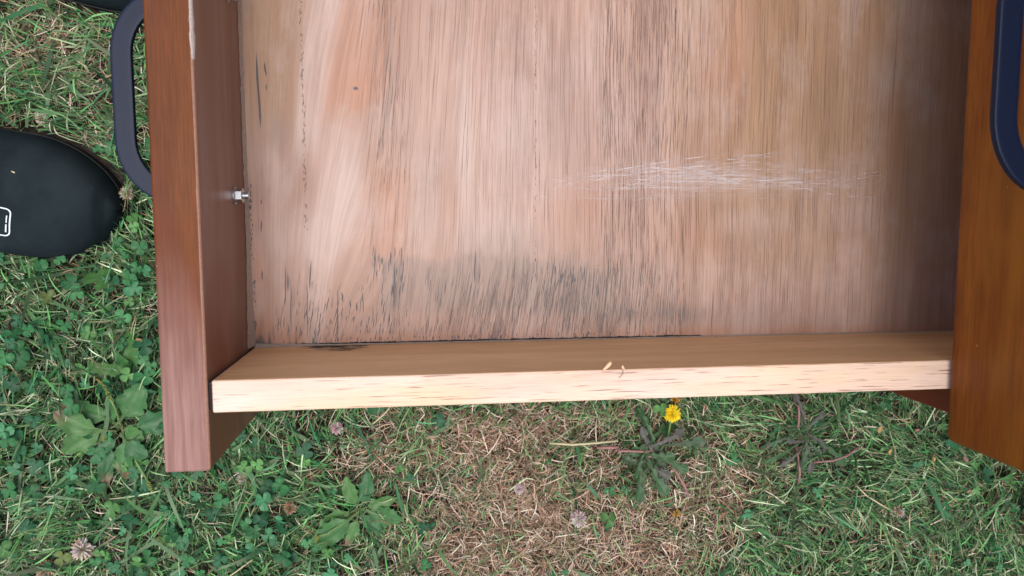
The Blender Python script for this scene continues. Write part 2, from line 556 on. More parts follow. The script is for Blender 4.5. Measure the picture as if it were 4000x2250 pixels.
# bleached pale wood
pale = 0.9 * sm(38, 46, U) * sm(66, 58, U) * sm(120, 150, y) * (0.4 + fs) + 0.75 * sm(60, 70, U) * sm(88, 80, U) * sm(170, 130, y) * (0.4 + fs)
pale += 0.9 * blob(x, y, 64, 112, 10, 24) + 0.7 * blob(x, y, 48, 85, 40, 15) + 0.6 * blob(x, y, 136, 130, 5, 75) + 0.75 * blob(x, y, 158, 88, 26, 16) * 0.8 + 0.5 * blob(x, y, 170, 130, 60, 60)
pale += 0.5 * blob(x, y, 422, 195, 14, 16) + 0.45 * blob(x, y, 330, 95, 30, 10) + 0.35 * blob(x, y, 300, 120, 60, 10)
pale = np.clip(pale * (0.5 + 0.9 * fu), 0, 1)
# strength of the open dark grain
gr = 0.25 + 0.9 * blob(x, y, 252, 170, 14, 110) + 0.75 * blob(x, y, 238, 90, 14, 70) + 0.7 * blob(x, y, 88, 200, 7, 50) + 0.5 * blob(x, y, 170, 230, 60, 60)
gr += 0.55 * sm(90, 140, x) * sm(70, 50, y) * sm(290, 250, x) + 0.35 * sm(140, 190, x) + 0.3 * blob(x, y, 340, 110, 6, 120) + 0.35 * blob(x, y, 365, 90, 4, 100)
gr = np.clip(gr * (0.6 + 0.8 * fu), 0, 1)
zz = ZF + 0 * X
Vt = np.stack([X, Y, zz], -1).reshape(-1, 3)
ii = np.arange(nx * ny).reshape(nx, ny)
Ft = np.stack([ii[:-1, :-1], ii[1:, :-1], ii[1:, 1:], ii[:-1, 1:]], -1).reshape(-1, 4)
# underside and rim so the sheet has thickness
ring = np.concatenate([ii[:, 0], ii[-1, 1:], ii[-2::-1, -1], ii[0, -2:0:-1]])
Vb = Vt[ring].copy(); Vb[:, 2] -= 0.006
nb = len(Vt); nr = len(ring)
k = np.arange(nr); k2 = (k + 1) % nr
Fs = np.stack([ring[k2], ring[k], nb + k, nb + k2], -1)
cidx = [nb, nb + nx - 1, nb + nx + ny - 2, nb + 2 * nx + ny - 3]
Vall = np.vstack([Vt, Vb]); Fall = np.vstack([Ft, Fs, [[cidx[3], cidx[2], cidx[1], cidx[0]]]])
def ext(a): a = a.reshape(-1); return np.concatenate([a, a[ring]])
wear = np.stack([ext(np.clip(dark, 0, 1)), ext(warm), ext(pale), np.ones(len(Vall))], -1)
film = np.stack([ext(grey), ext(och), ext(gr), np.ones(len(Vall))], -1)
uv = np.stack([ext(U / 1000), ext(y / 1000)], -1)


def floor_mat():
    t = NT('bare_plywood')
    uvc = t.coord('UV')
    a = t.sep(t.attr('wear')); b = t.sep(t.attr('film'))
    big = t.noise(t.mapv(uvc, (45, 5, 1)), 1, 3, 0.55)
    med = t.noise(t.mapv(uvc, (260, 14, 1)), 1, 4, 0.6)
    fin = t.noise(t.mapv(uvc, (1100, 26, 1)), 1, 3, 0.65)
    c = t.mix(t.ramp(big, 0.3, 0.7), S(160, 130, 116), S(180, 150, 136))
    c = t.mix(t.math('MULTIPLY', b[1], 0.85), c, t.mix(t.ramp(big, .3, .7), S(150, 114, 80), S(168, 134, 102)))
    c = t.mix(t.math('MULTIPLY', a[1], 0.75), c, t.mix(t.ramp(big, .35, .65), S(168, 116, 88), S(180, 134, 110)))
    c = t.mix(t.math('MULTIPLY', a[2], 0.7), c, S(196, 176, 168))
    c = t.mix(t.math('MULTIPLY', t.ramp(med, 0.42, 0.68), 0.26), c, S(140, 112, 98))
    ch = t.noise(t.mapv(uvc, (26, 14, 1), loc=(4, 1, 0)), 1, 5, 0.65)
    c = t.mix(t.math('MULTIPLY', t.ramp(ch, 0.46, 0.66), 0.34), c, S(190, 170, 162))
    ch2 = t.noise(t.mapv(uvc, (14, 9, 1), loc=(9, 5, 0)), 1, 5, 0.7)
    c = t.mix(t.math('MULTIPLY', t.ramp(ch2, 0.5, 0.7), 0.16), c, S(134, 118, 110))
    c = t.mix(0.18, c, t.mix(t.ramp(fin, 0.3, 0.72), (0.6, 0.56, 0.54, 1), (1.2, 1.2, 1.2, 1)), 'MULTIPLY')
    ln = t.noise(t.mapv(uvc, (700, 7, 1), loc=(2, 9, 0)), 1, 2, 0.6)
    c = t.mix(0.12, c, t.mix(t.ramp(ln, 0.36, 0.62), (0.55, 0.5, 0.48, 1), (1.2, 1.2, 1.2, 1)), 'MULTIPLY')
    c = t.mix(t.math('MULTIPLY', b[0], 0.75), c, t.mix(t.ramp(med, .3, .7), S(118, 104, 98), S(150, 136, 128)))
    # open dark pores, dense where the map says
    po = t.noise(t.mapv(uvc, (1250, 13, 1), loc=(5, 3, 0)), 1, 2, 0.5)
    th = t.math('SUBTRACT', 0.74, t.math('MULTIPLY', b[2], 0.20))
    pm = t.math('MULTIPLY', t.math('SUBTRACT', po, th), 14.0, True)
    c = t.mix(t.math('MULTIPLY', pm, 0.35), c, S(104, 82, 74))
    dm = t.math('MULTIPLY', t.math('ADD', t.math('SUBTRACT', fin, 0.55), t.math('MULTIPLY', a[0], 1.2)), t.math('MULTIPLY', a[0], 1.6), True)
    c = t.mix(t.math('MULTIPLY', dm, 0.85, True), c, S(62, 64, 72))
    t.l(c, t.b.inputs['Base Color'])
    t.b.inputs['Roughness'].default_value = 0.55
    t.b.inputs['Specular IOR Level'].default_value = 0.35
    t.bump(t.math('SUBTRACT', fin, pm), 0.35, 0.0004)
    return t.m


obj_np('bottom_panel', Vall, Fall, floor_mat(), od, col={'wear': wear, 'film': film}, uv=uv)

# slivers of opened grain and stained splits lying in the drawer bottom
def slivers(name, items, mat, parent, z, along_flow=True):
    """items: rows x, y, length, width (mm), slope"""
    A = np.array(items, float)
    n = len(A)
    S_ = 7
    s = np.linspace(-0.5, 0.5, S_)
    yy = A[:, 1:2] + s * A[:, 2:3]
    e = 0.5
    sl = np.where(np.isnan(A[:, 4]), (grain_u(A[:, 0], A[:, 1] + e) - grain_u(A[:, 0], A[:, 1] - e)) / (2 * e) * -1, A[:, 4])
    xx = A[:, 0:1] + (yy - A[:, 1:2]) * sl[:, None] + 0.12 * np.sin(s[None, :] * 9 + A[:, 0:1] * 3)
    wd = A[:, 3:4] * np.sqrt(np.clip(1 - (2 * s) ** 2, 0.0, 1)) * (0.8 + 0.4 * RNG.random((n, S_))) + 0.02
    L = np.stack([xx - wd / 2, yy, 0 * xx], -1); Rr = np.stack([xx + wd / 2, yy, 0 * xx], -1)
    V = np.stack([L, Rr], 2).reshape(-1, 3) / 1000
    V[:, 2] = z + np.repeat(RNG.random(n) * 0.00005, S_ * 2)
    base = (np.arange(n) * S_ * 2)[:, None]
    j = np.arange(S_ - 1)[None, :] * 2
    F = np.stack([base + j, base + j + 1, base + j + 3, base + j + 2], -1).reshape(-1, 4)
    ok = (V[:, 0] > 0.0006).reshape(n, -1).all(1) & (V[:, 1] > 0.0172).reshape(n, -1).all(1)
    F = F.reshape(n, S_ - 1, 4)[ok].reshape(-1, 4)
    return obj_np(name, V, F, mat, parent)


M_pore = plain('open_grain_dark_pore', S(98, 78, 70), 0.8, 0, 0.3, 400)  # dark brown tone of the open grain pores
M_split = plain('blue_black_mould_in_split', S(88, 86, 90), 0.8, 0, 0.3, 400)
nan = float('nan')
items = []
def scatter(n, x0, x1, y0, y1, l0, l1, w0, w1):
    for _ in range(n):
        items.append((random.uniform(x0, x1), random.uniform(y0, y1), random.uniform(l0, l1), random.uniform(w0, w1), nan))
scatter(520, 226, 285, 60, 250, 8, 30, .10, .22)
scatter(160, 280, 380, 25, 260, 10, 40, .07, .14)
scatter(70, 80, 98, 120, 240, 6, 20, .10, .18)
for _ in range(60): items.append((182 + random.gauss(0, .3) * 1.0, random.uniform(60, 250), random.uniform(1, 3), .25, nan))
for _ in range(120): items.append((36 + random.gauss(0, .5), random.uniform(90, 250), random.uniform(.8, 2.5), .35, nan))
uu = 70.0
while uu < 430:
    uu += random.uniform(0.4, 1.7)
    yy = 18 + random.uniform(0, 20)
    dens_ = 0.45 + 0.5 * math.exp(-((uu - 252) / 22.0) ** 2)
    while yy < 300:
        L_ = random.uniform(12, 60)
        if random.random() < dens_: items.append((uu + random.uniform(-.15, .15), yy + L_ / 2, L_, random.uniform(.06, .13), nan))
        yy += L_ + random.uniform(1, 14)
o = slivers('open_pores', items, M_pore, od, ZF + 0.00012)
tag(o, kind='stuff')
items = []
scatter(360, 110, 285, 18, 64, 4, 18, .10, .24)
scatter(160, 60, 285, 18, 34, 2, 9, .10, .20)
scatter(90, 170, 240, 26, 66, 5, 18, .12, .26)
scatter(70, 10, 100, 18, 60, 1.5, 9, .10, .24)
scatter(70, 14, 95, 19, 45, 3, 10, .2, .5)
scatter(120, 8, 280, 17.5, 21, 1.2, 4, .3, .6)
scatter(26, 74, 96, 50, 78, 4, 9, .3, .6)
scatter(24, 195, 216, 52, 64, 3, 7, .25, .45)
scatter(60, 1.0, 3.5, 18, 120, .8, 2.5, .4, .9)
items += [(9.5, 176, 46, 1.3, -0.03), (14, 189, 9, .9, -0.12), (14.3, 178, 4, .6, -0.1), (8.5, 93, 8, .7, 0.05), (8, 62, 6, .8, 0.05), (9, 108, 3, .6, 0),
          (22, 55, 26, .6, .04), (25, 42, 34, .5, .03), (37.5, 62, 20, .7, .08), (35, 38, 34, .5, .03), (54, 38, 30, .5, .02), (57, 48, 6, .7, 0), (62, 43, 5, .7, 0),
          (66, 41, 6, .7, 0), (70, 44, 14, .5, -.02), (90, 55, 30, .5, .03), (88, 72, 9, .6, .05), (78, 70, 9, .6, .1), (142, 66, 22, .6, .05)]
o = slivers('stained_splits', items, M_split, od, ZF + 0.00018)
tag(o, kind='stuff')

# fine white scratches: narrow ribbons scored across the bottom
def scratch_mat():
    t = NT('white_scratch')
    nz = t.noise(t.mapv(t.coord(), (90, 900, 1)), 1, 3, 0.6)
    tr = t.n('ShaderNodeBsdfTransparent')
    mx = t.n('ShaderNodeMixShader')
    t.b.inputs['Base Color'].default_value = S(226, 220, 222)
    t.b.inputs['Roughness'].default_value = 0.8
    t.l(t.math('MULTIPLY', t.ramp(nz, 0.30, 0.6), t.math('MULTIPLY', t.attr('tint', 'Fac'), 1.35, True)), mx.inputs[0])
    t.l(tr.outputs[0], mx.inputs[1]); t.l(t.b.outputs[0], mx.inputs[2])
    t.l(mx.outputs[0], t.out.inputs[0])
    return t.m


def ribbons(name, curves, z, mat, parent):
    V = []; F = []; Cc = []
    for pts, wd, al in curves:
        pts = np.array(pts, float)
        d = np.gradient(pts, axis=0); d /= np.linalg.norm(d, axis=1)[:, None] + 1e-9
        nrm = np.stack([-d[:, 1], d[:, 0]], -1)
        m = len(pts)
        f = np.sqrt(np.clip(1 - np.linspace(-1, 1, m) ** 4, 0, 1))[:, None] * wd / 2 + 0.01
        b = len(V); tp = np.clip(np.minimum(np.arange(m), np.arange(m)[::-1]) / (m * 0.25), 0.05, 1) * (0.6 + 0.5 * np.sin(np.arange(m) * 1.3 + m * wd * 50))
        ti = iter(tp)
        for p, q in zip(pts - nrm * f, pts + nrm * f):
            zc = z + b * 2.5e-8; V.append((p[0] / 1000, p[1] / 1000, zc)); V.append((q[0] / 1000, q[1] / 1000, zc)); aa = al * float(next(ti)); Cc += [(aa, aa, aa)] * 2
        for i in range(m - 1): F.append((b + 2 * i, b + 2 * i + 1, b + 2 * i + 3, b + 2 * i + 2))
    o = obj_np(name, np.array(V), np.array(F), mat, parent, col=np.array(Cc))
    return tag(o, kind='stuff')




cv = []
R2 = random.Random(3)
def sc(x0, y0, x1, y1, wd, al, sag=0.0, n=26):
    ph = R2.uniform(0, 6)
    pts = []
    for i in range(n):
        s = i / (n - 1)
        pts.append((x0 + (x1 - x0) * s, y0 + (y1 - y0) * s + sag * math.sin(math.pi * s) + 0.35 * math.sin(s * 7 + ph) + 0.15 * math.sin(s * 23 + ph)))
    cv.append((pts, wd, al))
U_ = R2.uniform
for k in range(13): sc(U_(140, 250), U_(112, 122), U_(270, 352), U_(132, 142), U_(.12, .26), U_(.25, .7), U_(1, 4))      # upper strands, rising to the right
for k in range(7): sc(U_(150, 230), U_(113, 124), U_(400, 436), U_(114, 126), U_(.12, .22), U_(.3, .6), U_(-1, 3))
for k in range(10): sc(U_(215, 300), U_(118, 129), U_(330, 420), U_(119, 128), U_(.12, .3), U_(.25, .7), U_(-1, 2.5))
for k in range(14): sc(U_(290, 370), U_(114, 128), U_(390, 436), U_(108, 132), U_(.12, .3), U_(.25, .6), U_(-2.5, 2.5))
for k in range(9): sc(U_(120, 240), U_(108, 114), U_(290, 425), U_(107, 114), U_(.1, .2), U_(.2, .5), U_(-.7, .7))
for k in range(9): sc(U_(300, 335), U_(135, 142), U_(338, 357), U_(132, 145), U_(.3, .9), U_(.1, .25), 0)
for k in range(26): sc(U_(190, 330), U_(114, 136), U_(290, 436), U_(113, 132), U_(1.5, 5), U_(.05, .13), U_(-1, 2))
for k in range(12): sc(U_(390, 420), U_(110, 124), U_(410, 440), U_(108, 132), U_(.2, .6), U_(.1, .3), U_(-2, 2))
for k in range(16):
    a = R2.uniform(20, 330); b_ = R2.uniform(60, 200)
    sc(a, b_, a + R2.uniform(2, 12), b_ + R2.uniform(-4, 4), .1, .45, 0, 8)
for k in range(26): sc(R2.uniform(150, 330), R2.uniform(104, 140), R2.uniform(200, 425), R2.uniform(106, 138), R2.uniform(.1, .2), R2.uniform(.15, .45), R2.uniform(-1, 3))
sc(335, 66, 352, 66, .3, .35); sc(300, 35, 350, 38, .2, .3); sc(295, 31, 345, 33, .2, .3)
ribbons('white_scratches', cv, ZF + 0.00026, scratch_mat(), od)

# black dirt packed along the seam
cvd = []
xq = 3.0
while xq < 280:
    L_ = R2.uniform(6, 26)
    cvd.append(([(xq + L_ * i / 8, 17.55 + R2.uniform(-.15, .35)) for i in range(9)], R2.uniform(.6, 1.5), 1))
    xq += L_ * R2.uniform(.6, 1.02)
ribbons('seam_dirt', cvd, ZF + 0.00034, M_dark_gap, od)

# dusty glue line in the corner under the front, rough with crumbs
bm = bmesh.new()
prev = None
for k in range(120):
    yy = 0.0172 + (0.3155 - 0.0172) * k / 119
    a = 0.0016 + 0.0012 * float(vn(yy * 400, 3.3, 5)) + 0.0025 * max(0, 1 - (yy - 0.017) / 0.06)
    v = [bm.verts.new((0.0002, yy, ZF + a * 2.6)), bm.verts.new((a * 0.35, yy, ZF + a * 0.9)), bm.verts.new((a * 0.6, yy, ZF + 0.0002))]
    if prev:
        for q in range(2): bm.faces.new((prev[q], prev[q + 1], v[q + 1], v[q]))
    prev = v
o = obj_bm('glue_line', bm, M_glue, od, True)
bm = bmesh.new()
prev = None
for k in range(160):
    xx = 0.003 + 0.63 * k / 159
    a = 0.0006 + 0.0007 * float(vn(xx * 300, 8.3, 6)) + 0.0022 * max(0, 1 - xx / 0.05)
    v = [bm.verts.new((xx, 0.0168, ZF + a * 1.6)), bm.verts.new((xx, 0.0168 + a * 0.6, ZF + 0.0003))]
    if prev: bm.faces.new((prev[0], prev[1], v[1], v[0]))
    prev = v
obj_bm('glue_line', bm, M_glue, od, True)
# charred-looking dirt smear along the top of the inner side wall
V = []; F = []
for k in range(60):
    cx0 = random.uniform(34, 72); L_ = random.uniform(6, 24) * (1 - abs(cx0 - 52) / 34)
    zc_ = ZF + random.uniform(0.002, 0.025) * (0.4 + 0.6 * math.exp(-((cx0 - 55) / 12) ** 2)); h_ = random.uniform(.0004, .0014)
    b = len(V)
    for s in range(7):
        q = s / 6; ww = h_ / 2 * math.sqrt(max(0, 1 - (2 * q - 1) ** 2)) + 1e-5
        xx = (cx0 + (q - .5) * L_) / 1000
        V += [(xx, 0.01685, zc_ - ww), (xx, 0.01685, zc_ + ww)]
    for s in range(6): F.append((b + 2 * s, b + 2 * s + 1, b + 2 * s + 3, b + 2 * s + 2))
o = obj_np('dirt_smear', np.array(V), np.array(F), M_split, od); tag(o, kind='stuff')
# pale edge of the front
V = []; F = []
m = 60
for k in range(m):
    yy = 0.174 + 0.06 * k / (m - 1)
    t_ = k / (m - 1)
    ww = 0.0006 + 0.0032 * float(vn(yy * 260, 1.5, 4)) * (0.35 + 0.65 * math.sin(math.pi * min(1, t_ * 1.15)) ** 0.6) * (0.4 + 0.6 * t_ ** .3)
    V += [(-ww * 0.45, yy, RIM + 0.0004), (0.0004, yy, RIM - 0.0002), (0.0004, yy, RIM - 0.0004 - ww * 1.5)]
for k in range(m - 1):
    for q in range(2): F.append((3 * k + q, 3 * k + q + 1, 3 * k + 4 + q, 3 * k + 3 + q))
obj_np('chipped_edge', np.array(V), np.array(F), M_chip, od)

V = []; F = []
m = 170
for k in range(m):
    yy = -0.0285 + 0.388 * k / (m - 1)
    ww = 0.00015 + 0.0009 * float(vn(yy * 190, 2.5, 14)) * float(vn(yy * 30, 7.5, 15))
    V += [(-ww - 0.0006, yy, RIM + 0.00016), (-0.0002, yy, RIM + 0.0001), (0.00022, yy, RIM - 0.0009)]
for k in range(m - 1):
    for q in range(2): F.append((3 * k + q, 3 * k + q + 1, 3 * k + 4 + q, 3 * k + 3 + q))
obj_np('pale_edge', np.array(V), np.array(F), plain('pale_edge_wood', S(150, 108, 88), 0.7, 0, 0.35, 500), od)  # narrow pale brown strip along the inner top edge of the front

# nut on the handle bolt
def nut_at(parent, yc):
    bm = bmesh.new()
    def hexa(x, r, rot=math.pi / 6): return [bm.verts.new((x, yc + r * math.cos(rot + i * math.pi / 3 - math.pi / 6), RIM - 0.0705 + r * math.sin(rot + i * math.pi / 3 - math.pi / 6))) for i in range(6)]
    rr = 0.0045
    seq = [hexa(0.0006, rr * .9), hexa(0.0012, rr), hexa(0.0046, rr), hexa(0.0051, rr * .86)]
    for a, b in zip(seq, seq[1:]):
        for i in range(6): bm.faces.new((a[i], a[(i + 1) % 6], b[(i + 1) % 6], b[i]))
    bm.faces.new(seq[0][::-1]); bm.faces.new(seq[-1])
    n_ = obj_bm('nut', bm, M_steel, parent)
    pts = [(0.0004 + 0.0078 * i / 24, yc, RIM - 0.0705) for i in range(25)]
    obj_bm('bolt_end', tube_np(pts, [0.0019 + 0.00022 * (i % 2) for i in range(25)], 12), M_steel, n_, True)
    obj_bm('washer', tube_np([(0.0001, yc, RIM - 0.0705), (0.0006, yc, RIM - 0.0705)], 0.0052, 20), M_steel, n_)
nut_at(od, YC - 0.0555)
nut_at(od, YC + 0.0590)

# ------------------------------------------------------------------ shavings and grit
def curl_strip(name, P, W, label, cat, mat, thick=0.00025, group=None):
    """thin bent strip with real thickness; P centre points, W half-width vectors"""
    P = [Vector(p) for p in P]; W = [Vector(q) for q in W]
    bm = bmesh.new()
    rows = []
    for i, (p, q) in enumerate(zip(P, W)):
        t_ = P[min(i + 1, len(P) - 1)] - P[max(i - 1, 0)]
        n_ = t_.cross(q).normalized() * thick / 2
        mid = n_ * (1.5 + 8 * q.length * 100 * 0.2)
        rows.append([bm.verts.new(p - q + n_), bm.verts.new(p + mid), bm.verts.new(p + q + n_), bm.verts.new(p + q - n_), bm.verts.new(p + mid - n_ * 2), bm.verts.new(p - q - n_)])
    for r0, r1 in zip(rows, rows[1:]):
        for k in range(6): bm.faces.new((r0[k], r0[(k + 1) % 6], r1[(k + 1) % 6], r1[k]))
    bm.faces.new(rows[0]); bm.faces.new(rows[-1][::-1])
    o = obj_bm(name, bm, mat, None, True)
    c = P[0].copy()
    o.data.transform(Matrix.Translation(-c)); o.location = c
    return tag(o, label, cat, group)


zr = RIM
curl_strip('wood_shaving', [(0.2027, 0.0162, zr), (0.2045, 0.0178, zr + .0006), (0.2067, 0.0200, zr + .0013), (0.2085, 0.0222, zr + .0018), (0.2093, 0.0236, zr + .0012)],
           [(.0002, -.0002, 0), (.0006, -.0006, .0002), (.0010, -.0008, .0004), (.0010, -.0006, .0004), (.0009, -.0002, .0002)],
           'larger curled wood shaving, pointed, on the inner edge of the pale rail', 'wood shaving', M_shaving).scale = (.68, .68, .68)
curl_strip('wood_shaving', [(0.2150, 0.0166, zr), (0.2141, 0.0176, zr + .0005), (0.2131, 0.0188, zr + .0009), (0.2130, 0.0202, zr + .0010)],
           [(.0003, .0003, 0), (.0006, .0005, .0002), (.0008, .0004, .0002), (.0004, .0001, .0001)],
           'smaller crumb of wood shaving beside the larger one, with a hair-thin tail', 'wood shaving', M_shaving).scale = (.68, .68, .68)
o = obj_bm('hair', tube_np([(0.2141, 0.0165, zr + .0006), (0.2139, 0.0150, zr + .0007), (0.2135, 0.0138, zr + .0004), (0.2127, 0.0128, zr + .0002), (0.2117, 0.0124, zr + .0002)], 0.00013, 6), M_pore)
tag(o, 'short dark hair lying on the pale rail below the small shaving', 'hair')
bm = bmesh.new(); bmesh.ops.create_icosphere(bm, subdivisions=2, radius=1)
for v in bm.verts:
    k = 1 + 0.25 * math.sin(v.co.x * 5 + v.co.y * 3)
    v.co = Vector((v.co.x * .0014 * k + 0.0685, v.co.y * .0009 * k + 0.1785, v.co.z * .0004 * k + ZF + .0003))
o = obj_bm('paint_chip', bm, M_grit, None, True)
tag(o, 'tiny blue-grey chip lying on the drawer bottom, upper left', 'paint chip')

# ------------------------------------------------------------------ shoes
def shoe_mat():
    t = NT('charcoal_neoprene')
    co = t.coord()
    n1 = t.noise(co, 30, 4, 0.6)
    n2 = t.noise(co, 1800, 2, 0.6)
    c = t.mix(t.ramp(n1, 0.3, 0.7), (0.0130, 0.0200, 0.0235, 1), (0.021, 0.030, 0.034, 1))
    c = t.mix(0.35, c, t.mix(n2, (0.5, 0.5, 0.5, 1), (1.6, 1.6, 1.6, 1)), 'MULTIPLY')
    sp = t.noise(t.mapv(co, (420, 560, 420)), 1, 1, 0.5)
    c = t.mix(t.math('MULTIPLY', t.ramp(sp, 0.80, 0.84), 0.35), c, (0.3, 0.3, 0.28, 1))
    t.l(c, t.b.inputs['Base Color'])
    t.b.inputs['Roughness'].default_value = 0.95
    t.b.inputs['Specular IOR Level'].default_value = 0.08
    t.bump(n2, 0.25, 0.0004)
    return t.m


M_shoe = shoe_mat()
M_sole = plain('black_rubber_sole', (0.008, 0.009, 0.011, 1), 0.7, 0, 0.2, 200)
M_print = plain('white_print', (0.72, 0.76, 0.82, 1), 0.7, 0, 0.08, 900)
M_lining = plain('dark_shoe_lining', (0.01, 0.01, 0.012, 1), 0.9, 0, 0.2, 300)

SH_L = 0.285
def shoe_profile(s):
    """s 0 at toe .. 1 at heel -> left half-width, right half-width, top height, underside"""
    e = math.sqrt(max(0, 1 - (1 - min(1, s / 0.24)) ** 2))          # rounded toe
    hb = math.sqrt(max(0, 1 - max(0, (s - 0.90) / 0.10) ** 2))
    waist = 1 - 0.22 * math.exp(-((s - 0.62) / 0.16) ** 2) - 0.22 * max(0, (s - 0.75)) / 0.25
    hw = 0.0475 * (e ** 1.15) * waist * hb
    top = 0.016 + 0.030 * e ** 0.8 + 0.048 * max(0, s - 0.22) / 0.4 * (1 if s < 0.62 else 1)
    top = min(top, 0.092)
    return hw, top


def build_shoe(name, toe, ang, mirror, label):
    root = empty(name, (toe[0] - 0.14, toe[1], 0.008), label, 'shoe', 'pair of dark charcoal shoes')
    ca, sa = math.cos(ang), math.sin(ang)
    def W(s, lat, z):
        # centre line bends a little towards the inside at the toe
        off = 0.008 * math.exp(-(s / 0.25) ** 2) * mirror
        lx, ly = -s * SH_L, lat + off
        return Vector((toe[0] + lx * ca - ly * sa, toe[1] + lx * sa + ly * ca, z + 0.010))
    bm = bmesh.new()
    ns, na = 60, 44
    rows = []
    for i in range(ns + 1):
        s = (i / ns) ** 1.35
        hw, top = shoe_profile(s)
        hw = max(hw, 0.0008)
        row = []
        for j in range(na + 1):
            a = math.pi * j / na
            cx_ = math.cos(a); sz = math.sin(a)
            lat = math.copysign(abs(cx_) ** 0.62, cx_) * hw
            zz_ = (sz ** 0.72) * (top if s > 0.03 else top * 0.8)
            # crease over the toes and soft dents
            zz_ -= 0.0042 * math.exp(-((s - 0.245 - 0.05 * cx_ * mirror) / 0.012) ** 2) * sz
            zz_ -= 0.0026 * math.exp(-((s - 0.27 + 0.24 * (cx_ * mirror + 0.25)) / 0.014) ** 2) * sz * (1 if cx_ * mirror < 0.1 else 0)
            zz_ += 0.0022 * (float(vn(s * 16, j * 0.13, 4)) - .5) * sz
            # collar opening towards the heel
            if s > 0.60 and abs(cx_) < 0.66:
                lat = math.copysign(0.66 ** 0.62, cx_) * hw * min(1, abs(cx_) / 0.60) if cx_ else 0
            row.append(bm.verts.new(W(s, lat, zz_)))
        rows.append(row)
    for i in range(ns):
        s = ((i + .5) / ns) ** 1.35
        for j in range(na):
            cm = abs(math.cos(math.pi * (j + .5) / na))
            if 0.64 < s < 0.93 and cm < 0.66: continue
            bm.faces.new((rows[i][j], rows[i][j + 1], rows[i + 1][j + 1], rows[i + 1][j]))
    up = obj_bm('upper', bm, M_shoe, root, True)
    md = up.modifiers.new('solid', 'SOLIDIFY'); md.thickness = 0.003; md.offset = -1
    # insole inside
    def plate(nm, scale, z0, z1, mat):
        bm2 = bmesh.new(); lo = []; hi = []
        pts = []
        for i in range(40): s = i / 39; pts.append((s ** 1.3, shoe_profile(s ** 1.3)[0] * scale))
        outline = [(s, h) for s, h in pts] + [(s, -h) for s, h in pts[::-1]]
        for s, h in outline:
            lo.append(bm2.verts.new(W(s * 1.0 - (scale - 1) * 0.12 * (1 - 2 * s), h, z0))); hi.append(bm2.verts.new(W(s - (scale - 1) * 0.12 * (1 - 2 * s), h, z1)))
        n_ = len(outline)
        for i in range(n_): bm2.faces.new((lo[i], lo[(i + 1) % n_], hi[(i + 1) % n_], hi[i]))
        bm2.faces.new(lo[::-1]); bm2.faces.new(hi)
        obj_bm(nm, bm2, mat, root)
    plate('sole', 1.02, -0.010, 0.0015, M_sole)
    plate('insole', 0.90, 0.004, 0.007, M_lining)
    return root, W


SHOE_TOE = (-0.1275, 0.112)
shoe, SW = build_shoe('shoe', SHOE_TOE, math.radians(-6), -1, 'dark charcoal shoe toe with white outlined patch, below the handle at left')
shoe2, SW2 = build_shoe('shoe', (-0.058, 0.2835), math.radians(-17), 1, 'dark charcoal shoe cut by the top edge of the picture, above the handle')


def drape(name, pts2, width, parent, shoe_o, mat, closed=False):
    """flat print laid on the shoe's upper: pts2 are (x, y) in metres"""
    dg = bpy.context.evaluated_depsgraph_get()
    src = [c for c in shoe_o.children if c.name.startswith('upper')][0]
    me = src.data
    from mathutils.bvhtree import BVHTree
    off = world_off(src.parent)
    bv = BVHTree.FromPolygons([v.co + off for v in me.vertices], [tuple(p.vertices) for p in me.polygons])
    P = np.array(pts2, float)
    if closed: P = np.vstack([P, P[:1]])
    # resample
    Q = []
    for a, b in zip(P, P[1:]):
        m_ = max(2, int(np.linalg.norm(b - a) / 0.0008))
        for i in range(m_): Q.append(a + (b - a) * i / m_)
    Q.append(P[-1]); Q = np.array(Q)
    d = np.gradient(Q, axis=0); d /= np.linalg.norm(d, axis=1)[:, None] + 1e-12
    n_ = np.stack([-d[:, 1], d[:, 0]], -1)
    V = []; F = []
    ws = width if hasattr(width, '__len__') else [width] * len(Q)
    for i, q in enumerate(Q):
        wv = np.interp(i / (len(Q) - 1), np.linspace(0, 1, len(ws)), ws) / 2
        for sg in (-1, 1):
            p = q + n_[i] * wv * sg
            h, nn, _, _ = bv.ray_cast(Vector((p[0], p[1], 0.3)), Vector((0, 0, -1)))
            V.append((p[0], p[1], (h.z if h else 0.05) + 0.0005))
    for i in range(len(Q) - 1): F.append((2 * i, 2 * i + 1, 2 * i + 3, 2 * i + 2))
    return obj_np(name, np.array(V), np.array(F), mat, parent)


# rounded outline of the patch; its left part lies outside the picture
def LG(u, v):   # local axes of the patch: u along the shoe, v across
    a = math.radians(-12)
    return (-0.2100 + u * math.cos(a) - v * math.sin(a), 0.0985 + u * math.sin(a) + v * math.cos(a))
hw_, hh_, rc = 0.0185, 0.0100, 0.0035
out = []
for cx_, cy_, a0 in ((hw_ - rc, hh_ - rc, 0), (-hw_ + rc, hh_ - rc, 90), (-hw_ + rc, -hh_ + rc, 180), (hw_ - rc, -hh_ + rc, 270)):
    for k in range(6):
        a = math.radians(a0 + 90 * k / 5)
        out.append(LG(cx_ + rc * math.cos(a), cy_ + rc * math.sin(a)))
drape('patch_outline', out, 0.0009, shoe, shoe, M_print, True)
drape('patch_lettering', [LG(hw_ - 0.0022, 0.0052), LG(hw_ - 0.0022, -0.0002)], 0.0007, shoe, shoe, M_print)
drape('patch_lettering', [LG(hw_ - 0.0022, -0.0014), LG(hw_ - 0.0024, -0.0072)], 0.0009, shoe, shoe, M_print)
drape('patch_mark', [LG(-0.006, 0.0005), LG(0.0115, -0.0002)], [0.0002, 0.0035, 0.0044, 0.0036, 0.0002], shoe, shoe, M_print)

